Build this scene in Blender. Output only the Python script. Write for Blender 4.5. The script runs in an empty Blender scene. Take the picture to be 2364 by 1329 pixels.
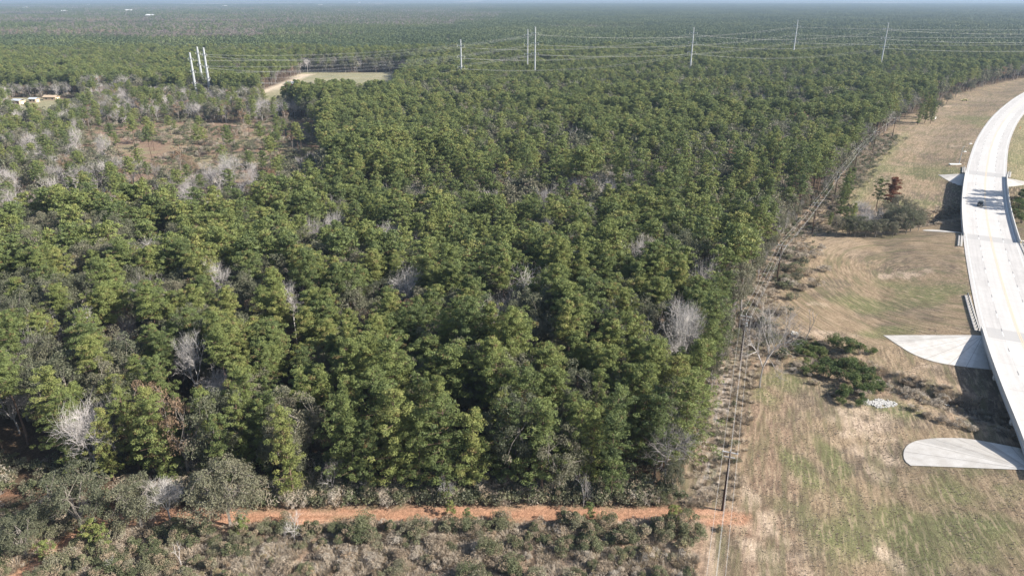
import bpy, math, random
import numpy as np
from math import radians, sin, cos, pi

SC = bpy.context.scene
COL = SC.collection
random.seed(7)
RNG = np.random.default_rng(7)

# ------------------------------------------------------------------ camera, sky, sun, exposure
CAM_H = 80.0
PITCH = 22.3
FPX = 1627.0                      # focal length in pixels of the 2364 wide photograph
cam_d = bpy.data.cameras.new("camera")
cam = bpy.data.objects.new("camera", cam_d)
COL.objects.link(cam)
cam.location = (0, 0, CAM_H)
cam.rotation_euler = (radians(90 - PITCH), 0, 0)
cam_d.sensor_width = 36.0
cam_d.lens = 36.0 * FPX / 2364.0
cam_d.clip_start = 0.5
cam_d.clip_end = 80000
SC.camera = cam

SUN_EL = 32.0
SUN_AZ = 106.0                    # clockwise from +Y: the sun stands to the right and a little behind
world = bpy.data.worlds.new("World")
SC.world = world
world.use_nodes = True
wn = world.node_tree
sky = wn.nodes.new("ShaderNodeTexSky")
sky.sky_type = 'NISHITA'
sky.sun_disc = False
sky.sun_elevation = radians(SUN_EL)
sky.sun_rotation = radians(SUN_AZ)
sky.altitude = 80
sky.dust_density = 1.5
wn.links.new(sky.outputs[0], wn.nodes["Background"].inputs[0])
wn.nodes["Background"].inputs[1].default_value = 0.09
sun_d = bpy.data.lights.new("sun", 'SUN')
sun_d.energy = 5.0
sun_d.angle = radians(0.5)
sun_d.color = (1.0, 0.93, 0.83)
sun = bpy.data.objects.new("sun", sun_d)
COL.objects.link(sun)
sun.location = (200, -50, 200)
sun.rotation_euler = (radians(90 - SUN_EL), 0, radians(180 - SUN_AZ))
SC.view_settings.view_transform = 'Standard'
SC.view_settings.look = 'None'
SC.view_settings.gamma = 1.0
SC.view_settings.exposure = 1.2
SC.cycles.max_bounces = 5
SC.cycles.diffuse_bounces = 3
SC.cycles.glossy_bounces = 2
SC.cycles.transmission_bounces = 3
SC.cycles.transparent_max_bounces = 8
SC.cycles.volume_bounces = 0

# ------------------------------------------------------------------ measuring helpers
_c, _s = cos(radians(PITCH)), sin(radians(PITCH))

def G(px, py, z=0.0):
    """the point at height z that the photograph shows at pixel px, py"""
    u = (px - 1182) / FPX
    v = (py - 664.5) / FPX
    dy = _c - v * _s
    dz = -_s - v * _c
    t = (z - CAM_H) / dz
    return np.array((u * t, dy * t))

def P(x, y, z=0.0):
    """pixel of a point"""
    h = CAM_H - z
    dep = y * _c + h * _s
    return 1182 + FPX * x / dep, 664.5 + FPX * (h * _c - y * _s) / dep, dep

def in_view(x, y, z=10.0, m=60):
    px, py, dep = P(x, y, z)
    return (px > -m) & (px < 2364 + m) & (py > -m) & (py < 1329 + m) & (dep > 0)

# ------------------------------------------------------------------ numpy noise
def _hash(ix, iy, seed):
    n = (ix.astype(np.int64) * 374761393 + iy.astype(np.int64) * 668265263 + seed * 1442695041) & 0x7fffffff
    n = ((n ^ (n >> 13)) * 1274126177) & 0x7fffffff
    n = n ^ (n >> 16)
    return (n & 0xffff) / 65535.0

def vnoise(x, y, seed=0):
    x = np.asarray(x, float); y = np.asarray(y, float)
    ix = np.floor(x); iy = np.floor(y)
    fx = x - ix; fy = y - iy
    fx = fx * fx * (3 - 2 * fx); fy = fy * fy * (3 - 2 * fy)
    a = _hash(ix, iy, seed); b = _hash(ix + 1, iy, seed)
    c = _hash(ix, iy + 1, seed); d = _hash(ix + 1, iy + 1, seed)
    return (a * (1 - fx) + b * fx) * (1 - fy) + (c * (1 - fx) + d * fx) * fy

def fbm(x, y, seed=0, o=4):
    s = 0; a = 1; t = 0
    for k in range(o):
        s = s + a * vnoise(x * 2 ** k + 17.3 * k, y * 2 ** k - 9.1 * k, seed + k)
        t += a; a *= 0.55
    return s / t

def sst(a, b, x):
    t = np.clip((x - a) / (b - a), 0, 1)
    return t * t * (3 - 2 * t)

def inside(poly, x, y):
    poly = np.asarray(poly, float)
    r = np.zeros(np.shape(x), bool)
    n = len(poly)
    for i in range(n):
        x0, y0 = poly[i]; x1, y1 = poly[(i + 1) % n]
        cond = ((y0 > y) != (y1 > y))
        with np.errstate(divide='ignore', invalid='ignore'):
            xi = (x1 - x0) * (y - y0) / ((y1 - y0) if y1 != y0 else 1e-9) + x0
        r ^= cond & (x < xi)
    return r

def pl_dist(pts, x, y, closed=False):
    """distance to a polyline, with arclength and signed side (right positive)"""
    pts = np.asarray(pts, float)
    if closed: pts = np.vstack([pts, pts[:1]])
    x = np.asarray(x, float); y = np.asarray(y, float)
    best = np.full(x.shape, 1e18); bs = np.zeros(x.shape); bd = np.zeros(x.shape)
    acc = 0
    for i in range(len(pts) - 1):
        ax, ay = pts[i]; bx, by = pts[i + 1]
        dx, dy = bx - ax, by - ay
        L = math.hypot(dx, dy) + 1e-9
        t = np.clip(((x - ax) * dx + (y - ay) * dy) / L ** 2, 0, 1)
        qx = x - ax - t * dx; qy = y - ay - t * dy
        d2 = qx * qx + qy * qy
        m = d2 < best
        best = np.where(m, d2, best)
        bs = np.where(m, acc + t * L, bs)
        bd = np.where(m, np.sign(qx * dy - qy * dx), bd)
        acc += L
    return np.sqrt(best), bs, bd

def GP(pxs, z=0.0):
    return np.array([G(a, b, z) for a, b in pxs])

def chaikin(p, n=3):
    p = np.asarray(p, float)
    for _ in range(n):
        q = np.empty(((len(p) - 1) * 2, 2))
        q[0::2] = p[:-1] * .75 + p[1:] * .25
        q[1::2] = p[:-1] * .25 + p[1:] * .75
        p = np.vstack([p[:1], q, p[-1:]])
    return p

def resample(p, step):
    p = np.asarray(p, float)
    d = np.r_[0, np.cumsum(np.hypot(*(np.diff(p, axis=0).T)))]
    n = max(2, int(d[-1] / step) + 1)
    t = np.linspace(0, d[-1], n)
    return np.c_[np.interp(t, d, p[:, 0]), np.interp(t, d, p[:, 1])]

# ------------------------------------------------------------------ mesh helpers
def mesh_np(name, V, F, mat=None, smooth=False, mats=None, midx=None, fattr=None, vattr=None, vcol=None):
    """V (n,3); F list of index arrays, or one (m,k) array"""
    me = bpy.data.meshes.new(name)
    V = np.asarray(V, np.float32)
    if isinstance(F, np.ndarray):
        cnt = np.full(len(F), F.shape[1], np.int32); flat = F.astype(np.int32).ravel()
    else:
        cnt = np.array([len(f) for f in F], np.int32)
        flat = np.array([i for f in F for i in f], np.int32)
    me.vertices.add(len(V)); me.vertices.foreach_set("co", V.ravel())
    me.loops.add(len(flat)); me.loops.foreach_set("vertex_index", flat)
    me.polygons.add(len(cnt))
    me.polygons.foreach_set("loop_start", np.r_[0, np.cumsum(cnt)[:-1]].astype(np.int32))
    me.polygons.foreach_set("loop_total", cnt)
    for m in (mats or ([mat] if mat else [])): me.materials.append(m)
    if midx is not None: me.polygons.foreach_set("material_index", np.asarray(midx, np.int32))
    me.polygons.foreach_set("use_smooth", np.full(len(cnt), smooth))
    if fattr:
        for k, v in fattr.items():
            a = me.attributes.new(k, 'FLOAT', 'FACE'); a.data.foreach_set("value", np.asarray(v, np.float32))
    if vattr:
        for k, v in vattr.items():
            v = np.asarray(v, np.float32)
            if v.ndim == 1:
                a = me.attributes.new(k, 'FLOAT', 'POINT'); a.data.foreach_set("value", v)
            else:
                a = me.attributes.new(k, 'FLOAT_VECTOR', 'POINT'); a.data.foreach_set("vector", v.ravel())
    if vcol is not None:
        a = me.attributes.new("zone_colour", 'FLOAT_COLOR', 'POINT')
        a.data.foreach_set("color", np.c_[vcol, np.ones(len(vcol))].astype(np.float32).ravel())
    me.update(calc_edges=True)
    me.validate()
    return me

def link(name, me, parent=None, loc=None):
    o = bpy.data.objects.new(name, me); COL.objects.link(o)
    if parent: o.parent = parent
    if loc is not None: o.location = loc
    return o

def tag(o, label=None, cat=None, group=None, kind=None):
    if label: o['label'] = label
    if cat: o['category'] = cat
    if group: o['group'] = group
    if kind: o['kind'] = kind
    return o

def thing(name, label, cat, loc=(0, 0, 0), rz=0.0, group=None, scale=None):
    o = bpy.data.objects.new(name, None); COL.objects.link(o)
    o.empty_display_size = 0.5
    o.location = loc; o.rotation_euler = (0, 0, rz)
    if scale is not None: o.scale = scale
    return tag(o, label, cat, group)

class MB:
    """collects boxes, tubes and prisms for one mesh"""
    def __init__(s): s.V = []; s.F = []; s.n = 0
    def add(s, V, F):
        s.V.extend([tuple(v) for v in V]); s.F.extend([[i + s.n for i in f] for f in F]); s.n += len(V)
    def box(s, c, d, rz=0.0, taper=1.0, tx=None):
        x, y, z = [k / 2 for k in d]
        tx = taper if tx is None else tx
        V = []
        for sz in (-1, 1):
            kx = 1 if sz < 0 else tx; ky = 1 if sz < 0 else taper
            for sx, sy in ((-1, -1), (1, -1), (1, 1), (-1, 1)):
                a, b = sx * x * kx, sy * y * ky
                V.append((c[0] + a * cos(rz) - b * sin(rz), c[1] + a * sin(rz) + b * cos(rz), c[2] + sz * z))
        s.add(V, [[0, 3, 2, 1], [4, 5, 6, 7], [0, 1, 5, 4], [1, 2, 6, 5], [2, 3, 7, 6], [3, 0, 4, 7]])
        return s
    def tube(s, pts, rad, k=8, cap=True):
        pts = [np.array(p, float) for p in pts]
        if not hasattr(rad, '__len__'): rad = [rad] * len(pts)
        V = []; F = []
        for i, p in enumerate(pts):
            d = pts[min(i + 1, len(pts) - 1)] - pts[max(i - 1, 0)]
            d = d / (np.linalg.norm(d) + 1e-9)
            a = np.array((0, 0, 1.)) if abs(d[2]) < .9 else np.array((1., 0, 0))
            u = np.cross(d, a); u /= np.linalg.norm(u); w = np.cross(d, u)
            for j in range(k):
                t = 2 * pi * j / k
                V.append(p + rad[i] * (cos(t) * u + sin(t) * w))
        for i in range(len(pts) - 1):
            for j in range(k):
                F.append([i * k + j, i * k + (j + 1) % k, (i + 1) * k + (j + 1) % k, (i + 1) * k + j])
        if cap:
            F.append(list(range(k))[::-1]); F.append([(len(pts) - 1) * k + j for j in range(k)])
        s.add(V, F); return s
    def prism(s, prof, y0, y1, axis='y'):
        """profile in x,z swept along y"""
        n = len(prof)
        V = [(a, y0, b) for a, b in prof] + [(a, y1, b) for a, b in prof]
        if axis == 'x': V = [(y, x, z) for x, y, z in V]
        F = [list(range(n)), list(range(2 * n - 1, n - 1, -1))] + [[i, n + i, n + (i + 1) % n, (i + 1) % n] for i in range(n)]
        s.add(V, F); return s
    def build(s, name, mat, parent=None, smooth=False, bevel=0.0, loc=None):
        me = mesh_np(name, np.array(s.V), s.F, mat, smooth)
        o = link(name, me, parent, loc)
        if bevel:
            m = o.modifiers.new("bevel", 'BEVEL'); m.width = bevel; m.segments = 2; m.limit_method = 'ANGLE'
        return o

# ------------------------------------------------------------------ materials
def new_mat(name):
    m = bpy.data.materials.new(name); m.use_nodes = True
    nt = m.node_tree; nt.nodes.clear()
    return m, nt, nt.nodes.new("ShaderNodeOutputMaterial")

def N(nt, t, **kw):
    n = nt.nodes.new(t)
    for k, v in kw.items():
        if isinstance(k, str) and hasattr(n, k) and k not in n.inputs: setattr(n, k, v)
    return n

def mix_rgb(nt, fac, a, b, mode='MIX'):
    n = nt.nodes.new("ShaderNodeMix"); n.data_type = 'RGBA'; n.blend_type = mode
    for i, v in ((0, fac), (6, a), (7, b)):
        if hasattr(v, 'is_linked') or hasattr(v, 'links'): nt.links.new(v, n.inputs[i])
        elif i == 0: n.inputs[0].default_value = v
        else: n.inputs[i].default_value = (*v, 1)
    return n.outputs[2]

def mathn(nt, op, a, b=None, clamp=False):
    n = nt.nodes.new("ShaderNodeMath"); n.operation = op; n.use_clamp = clamp
    for i, v in ((0, a), (1, b)):
        if v is None: continue
        if hasattr(v, 'links'): nt.links.new(v, n.inputs[i])
        else: n.inputs[i].default_value = v
    return n.outputs[0]

def maprange(nt, v, a, b, c, d):
    n = nt.nodes.new("ShaderNodeMapRange")
    nt.links.new(v, n.inputs[0])
    for i, k in enumerate((a, b, c, d)): n.inputs[i + 1].default_value = k
    return n.outputs[0]

def noise(nt, vec, scale, detail=4, rough=.55):
    n = nt.nodes.new("ShaderNodeTexNoise")
    if vec is not None: nt.links.new(vec, n.inputs['Vector'])
    n.inputs['Scale'].default_value = scale; n.inputs['Detail'].default_value = detail
    n.inputs['Roughness'].default_value = rough
    return n.outputs[0]

def ramp(nt, v, stops):
    n = nt.nodes.new("ShaderNodeValToRGB")
    while len(n.color_ramp.elements) < len(stops): n.color_ramp.elements.new(.5)
    for e, (p, c) in zip(n.color_ramp.elements, stops):
        e.position = p; e.color = (*c, 1)
    nt.links.new(v, n.inputs[0])
    return n.outputs[0]

def principled(nt, out, col, rough=.8, spec=.3, metal=0.0, bump=None, bstr=.3, bdist=.05):
    p = nt.nodes.new("ShaderNodeBsdfPrincipled")
    if hasattr(col, 'links'): nt.links.new(col, p.inputs['Base Color'])
    else: p.inputs['Base Color'].default_value = (*col, 1)
    p.inputs['Roughness'].default_value = rough
    p.inputs['Specular IOR Level'].default_value = spec
    p.inputs['Metallic'].default_value = metal
    if bump is not None:
        b = nt.nodes.new("ShaderNodeBump"); b.inputs['Strength'].default_value = bstr
        b.inputs['Distance'].default_value = bdist
        nt.links.new(bump, b.inputs['Height']); nt.links.new(b.outputs[0], p.inputs['Normal'])
    nt.links.new(p.outputs[0], out.inputs[0])
    return p

def leaf_mat(name, stops, dead=(.16, .075, .03), dead_at=.93, trans=.30, vary=.35):
    """foliage: hue from the tree's own random number, each clump's tint, and a fine mottling"""
    m, nt, out = new_mat(name)
    oi = nt.nodes.new("ShaderNodeObjectInfo")
    at = nt.nodes.new("ShaderNodeAttribute"); at.attribute_name = "tint"
    tc = nt.nodes.new("ShaderNodeTexCoord")
    nz = noise(nt, tc.outputs['Object'], .9, 3)
    v = mathn(nt, 'ADD', mathn(nt, 'MULTIPLY', oi.outputs['Random'], .62), mathn(nt, 'MULTIPLY', at.outputs['Fac'], .38))
    col = ramp(nt, v, stops)
    col = mix_rgb(nt, 1.0, col, mathn(nt, 'ADD', mathn(nt, 'MULTIPLY', nz, vary * 2), 1 - vary), 'MULTIPLY')
    if dead is not None:
        col = mix_rgb(nt, mathn(nt, 'GREATER_THAN', at.outputs['Fac'], dead_at), col, dead)
    d = nt.nodes.new("ShaderNodeBsdfPrincipled"); d.inputs['Roughness'].default_value = .6
    d.inputs['Specular IOR Level'].default_value = .25
    t = nt.nodes.new("ShaderNodeBsdfTranslucent")
    nt.links.new(col, d.inputs['Base Color']); nt.links.new(col, t.inputs['Color'])
    mx = nt.nodes.new("ShaderNodeMixShader"); mx.inputs[0].default_value = trans
    nt.links.new(d.outputs[0], mx.inputs[1]); nt.links.new(t.outputs[0], mx.inputs[2])
    nt.links.new(mx.outputs[0], out.inputs[0])
    return m

def plain_mat(name, col, rough=.7, spec=.3, metal=0.0, vary=.15, scale=2.0, rnd=0.0):
    m, nt, out = new_mat(name)
    tc = nt.nodes.new("ShaderNodeTexCoord")
    nz = noise(nt, tc.outputs['Object'], scale, 5)
    f = mathn(nt, 'ADD', mathn(nt, 'MULTIPLY', nz, vary * 2), 1 - vary)
    if rnd:
        oi = nt.nodes.new("ShaderNodeObjectInfo")
        f = mathn(nt, 'MULTIPLY', f, maprange(nt, oi.outputs['Random'], 0, 1, 1 - rnd, 1 + rnd))
    c = mix_rgb(nt, 1.0, col, f, 'MULTIPLY')
    principled(nt, out, c, rough, spec, metal, bump=nz, bstr=.15, bdist=.02)
    return m

M = {}
M['pine'] = leaf_mat("pine_needles", [(0, (.082, .112, .048)), (.3, (.132, .168, .060)), (.55, (.172, .206, .068)), (.8, (.215, .238, .078)), (1, (.275, .262, .095))], dead=(.15, .10, .05), dead_at=.985)
M['oak'] = leaf_mat("oak_leaves", [(0, (.094, .104, .068)), (.35, (.134, .142, .090)), (.65, (.172, .170, .114)), (1, (.22, .195, .145))], dead=(.24, .20, .155), dead_at=.90)
M['bush'] = leaf_mat("bush_leaves", [(0, (.090, .106, .060)), (.35, (.135, .152, .080)), (.6, (.185, .188, .110)), (.8, (.24, .225, .165)), (1, (.25, .25, .12))], dead=(.30, .24, .17), dead_at=.82)
M['dry'] = leaf_mat("dry_brush_stems", [(0, (.24, .185, .135)), (.35, (.33, .272, .205)), (.65, (.42, .38, .325)), (.8, (.34, .25, .165)), (1, (.25, .27, .14))], dead=None, trans=.2)
M['rust'] = leaf_mat("rust_brown_needles", [(0, (.135, .05, .028)), (1, (.19, .075, .038))], dead=None)
M['autumn'] = leaf_mat("autumn_leaves", [(0, (.20, .135, .09)), (.5, (.25, .18, .12)), (1, (.26, .14, .085))], dead=(.30, .26, .22), dead_at=.8)
M['pinebark'] = plain_mat("pine_bark", (.125, .088, .068), .9, .1, vary=.3, scale=3)
M['oakbark'] = plain_mat("grey_bark", (.20, .18, .16), .9, .1, vary=.3, scale=3)
M['barebark'] = plain_mat("bare_pale_bark", (.33, .31, .30), .85, .1, vary=.2, scale=1.2, rnd=.35)
M['concrete'] = plain_mat("bridge_concrete", (.50, .485, .46), .75, .3, vary=.10, scale=.6)
M['steel'] = plain_mat("galvanised_steel", (.36, .38, .40), .45, .5, .25, vary=.08, scale=.5)
M['wire'] = plain_mat("conductor_aluminium", (.40, .40, .40), .5, .5, 0.0, vary=.05)
M['woodpole'] = plain_mat("creosoted_pole", (.055, .032, .025), .85, .2, vary=.2, scale=3)
M['insul'] = plain_mat("grey_porcelain", (.55, .55, .55), .3, .5, vary=.05)
M['darksteel'] = plain_mat("weathered_rail_steel", (.16, .165, .17), .5, .5, .5, vary=.1)
M['black'] = plain_mat("black_car_paint", (.012, .013, .016), .25, .6, vary=.02)
M['canvas'] = plain_mat("grey_hardtop", (.22, .24, .23), .6, .3, vary=.05)
M['glass'] = plain_mat("dark_car_glass", (.02, .025, .03), .08, .7, vary=.02)
M['rubber'] = plain_mat("tyre_rubber", (.02, .02, .02), .9, .1, vary=.05)
M['rim'] = plain_mat("alloy_rim", (.35, .35, .36), .35, .6, .6, vary=.05)
M['lampglass'] = plain_mat("clear_lamp_glass", (.6, .6, .58), .15, .6, vary=.02)
M['yellow'] = plain_mat("pale_yellow_paint", (.80, .72, .30), .3, .5, vary=.03)
M['whitepaint'] = plain_mat("white_paint", (.75, .75, .73), .5, .4, vary=.06)
M['orange'] = plain_mat("orange_plastic", (.62, .22, .03), .6, .3, vary=.05)
M['metalroof'] = plain_mat("pale_metal_roof", (.42, .45, .48), .5, .4, vary=.06)
M['redwall'] = plain_mat("red_barn_boards", (.28, .07, .05), .8, .2, vary=.1)
M['tanwall'] = plain_mat("tan_house_wall", (.42, .33, .24), .8, .2, vary=.1)
M['rock'] = plain_mat("white_limestone_riprap", (.46, .45, .43), .85, .2, vary=.2, scale=3)
def paving_material():
    m, nt, out = new_mat("slope_paving_concrete")
    at = nt.nodes.new("ShaderNodeAttribute"); at.attribute_name = "tone"
    tc = nt.nodes.new("ShaderNodeTexCoord")
    a = noise(nt, tc.outputs['Object'], .5, 5, .65); b = noise(nt, tc.outputs['Object'], 3.5, 4, .7)
    c = mix_rgb(nt, maprange(nt, a, .35, .65, 0, 1), (.44, .415, .38), (.54, .52, .49))
    c = mix_rgb(nt, 1.0, c, maprange(nt, at.outputs['Fac'], 0, 1, .72, 1.14), 'MULTIPLY')
    c = mix_rgb(nt, maprange(nt, b, .60, .74, 0, .45), c, (.22, .18, .14))
    w = noise(nt, tc.outputs['Object'], .16, 4, .7)
    c = mix_rgb(nt, maprange(nt, w, .52, .66, 0, .35), c, (.33, .30, .26))
    principled(nt, out, c, .85, .2, bump=b, bstr=.2, bdist=.02)
    return m
M['paving'] = paving_material()

# ------------------------------------------------------------------ ROAD LAYOUT (metres, measured from the photo)
ROAD_Z = 3.0
HALF = 8.0
LEFT = np.array([(40, -25), (58, 22), (75, 63), (91.5, 102), (96.2, 111.6), (105.2, 132.5), (116.5, 156.8), (129.1, 181.4), (150.9, 222.0),
                 (174.0, 262.9), (193.7, 295.8), (226.0, 346.7), (282.1, 430.3), (359.9, 534.0), (463.0, 656.6), (600, 795), (800, 960)], float)
le = resample(chaikin(LEFT, 4), 2.0)
tg = np.gradient(le, axis=0); tg /= np.linalg.norm(tg, axis=1)[:, None]
nr = np.c_[tg[:, 1], -tg[:, 0]]
CL = resample(le + nr * HALF, 2.0)
TG = np.gradient(CL, axis=0); TG /= np.linalg.norm(TG, axis=1)[:, None]
NR = np.c_[TG[:, 1], -TG[:, 0]]
SS = np.r_[0, np.cumsum(np.hypot(*(np.diff(CL, axis=0).T)))]
CLc = CL[::3]

def road_at(s, d=0.0):
    """point of the road at station s, d metres right of its centre line, and its heading"""
    x = np.interp(s, SS, CL[:, 0]); y = np.interp(s, SS, CL[:, 1])
    tx = np.interp(s, SS, TG[:, 0]); ty = np.interp(s, SS, TG[:, 1])
    l = np.hypot(tx, ty); tx = tx / l; ty = ty / l
    return x + ty * d, y - tx * d, tx, ty

def station(x, y):
    d, s, side = pl_dist(CL, np.array([x]), np.array([y]))
    return float(s[0]), float(d[0] * side[0])

S1a = station(91.5, 103)[0]; S1b = station(116.5, 156.8)[0]          # near bridge
S2a = station(159.5, 239)[0]; S2b = station(215, 331)[0]             # far bridge
EMB = [(-1e3, S1a), (S1b, S2a), (S2b, 1e4)]

CREEK1 = chaikin([(190, 92), (150, 100), (120, 112), (102, 123), (95, 131), (86, 139), (78, 147), (72.5, 157), (66, 165), (59, 168), (50, 172), (40, 180)], 2)
CREEK2 = chaikin([(300, 262), (240, 280), (205, 287), (184, 280), (168, 267), (150, 261), (134, 258), (114.5, 258), (95, 262), (70, 270)], 2)

def zg(x, y):
    x = np.atleast_1d(np.asarray(x, float)); y = np.atleast_1d(np.asarray(y, float))
    z = (fbm(x / 22, y / 22, 3, 3) - .5) * .5 + (fbm(x / 4, y / 4, 5, 2) - .5) * .12
    m = (x > -10) & (y > -60) & (y < 1050) & (x < 900)
    if m.any():
        xm, ym = x[m], y[m]
        d, s, side = pl_dist(CLc, xm, ym)
        e = np.zeros(xm.shape)
        ed = np.maximum(0, d - 9.2)
        for a, b in EMB:
            es = np.maximum(0, np.maximum(a - s, s - b))
            r = np.hypot(ed / 22.0, es / 12.0)
            e = np.maximum(e, np.clip(1 - r, 0, 1))
        flat = sst(0, .35, e)
        z[m] = z[m] * (1 - flat) + e * (ROAD_Z - .12)
        for C, w, dep in ((CREEK1, 5.5, 2.0), (CREEK2, 6.5, 2.6)):
            c, _, _ = pl_dist(C, xm, ym)
            z[m] -= dep * (1 - sst(.18, 1, c / w + (vnoise(xm / 3, ym / 3, 8) - .5) * .25)) * (1 - e)
    return z

def zg1(x, y): return float(zg(x, y)[0])

# ------------------------------------------------------------------ zones on the ground
TRACK = chaikin(GP([(1700, 1198), (1560, 1188), (1300, 1189), (1000, 1188), (800, 1190), (620, 1197), (450, 1192), (290, 1200), (200, 1228), (120, 1282), (40, 1350)]), 2)
TRACK2 = chaikin(GP([(1690, 1200), (1760, 1190), (1740, 1100), (1735, 960), (1750, 860)]), 2)
FOREST_EDGE = np.array([(28, 97), (36, 116), (46, 140), (56, 165), (66, 185), (84, 219), (105, 256), (124, 282), (152, 326), (192, 388), (230, 443),
                        (268, 497), (330, 575), (395, 648), (470, 722), (563, 800), (760, 960), (1100, 1240)], float)
FOREST = np.vstack([[(-900, 60), (-60, 82), (-52, 89), (-44, 95.5), (-20, 96.8), (10, 96.8)], FOREST_EDGE, [(3000, 2600), (3000, 12000), (-9000, 12000), (-9000, 60)]])
MEADOW = np.vstack([GP([(600, 212), (700, 168), (955, 168), (930, 192), (905, 228)]), GP([(893, 226), (880, 212), (800, 202), (745, 208), (730, 212), (700, 208), (640, 212), (600, 220)], 14)])
CLEAR = GP([(190, 300), (420, 280), (560, 288), (720, 285)])
CLEAR = np.vstack([CLEAR, GP([(740, 322), (640, 340), (560, 352), (420, 352), (300, 352), (190, 325)], 15)])
YARD = GP([(20, 226), (190, 228), (200, 262), (120, 285), (40, 280)])
PONDY = G(437, 358)
GREYSTRIP = chaikin([(33, 98), (41, 120), (51, 147), (63, 172), (78, 198), (100, 236)], 2)
SANDY = [(*G(1990, 985), 9, 4), (*G(2010, 1040), 6, 4), (*G(1960, 1000), 5, 3), (*G(1735, 1215), 3.5, 6), (*G(1790, 1290), 4, 5), (*G(1880, 770), 9, 3),
         (*G(2150, 845), 11, 3), (*G(2080, 640), 9, 4), (*G(1925, 775), 7, 2.5), (*G(2110, 640), 12, 3.5), (*G(2225, 600), 3, 9), (*G(2050, 860), 8, 3), (*G(1770, 836), 1.8, 1.4),
         (*G(1885, 700), 4, 3), (*G(2190, 500), 6, 3), (*G(2210, 345), 7, 4), (*G(2080, 310), 8, 6), (*G(2180, 245), 14, 5)]
SANDY += [(*G(1985, 950), 6, 4), (*G(2010, 1000), 8, 5), (*G(2045, 1060), 5, 5), (*G(2030, 1085), 4, 4), (*G(1965, 975), 6, 3), (*G(1730, 1150), 2.0, 9), (*G(1745, 1280), 3, 8), (*G(1790, 1220), 2.4, 5), (*G(2060, 1300), 2, 5), (*G(1850, 1310), 3, 4)]
GREEN = [(*G(2140, 690), 12, 9), (*G(1985, 700), 9, 8), (*G(2050, 660), 7, 6), (*G(2070, 770), 12, 4), (*G(1920, 1060), 2.4, 9), (*G(1960, 1150), 2.5, 8), (*G(1870, 1110), 3, 9),
         (*G(1820, 1060), 1.6, 6), (*G(1800, 880), 6, 5), (*G(2060, 940), 9, 3), (*G(2200, 1150), 9, 6), (*G(2130, 1240), 9, 9), (*G(1950, 1240), 6, 8), (*G(1760, 910), 3, 5),
         (*G(2060, 1180), 6, 6), (*G(2260, 1250), 9, 9), (*G(2150, 400), 20, 18), (*G(2250, 280), 14, 20), (*G(2350, 380), 18, 30), (*G(2280, 300), 10, 25), (*G(2100, 470), 14, 8), (*G(2020, 380), 8, 22)]

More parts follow.
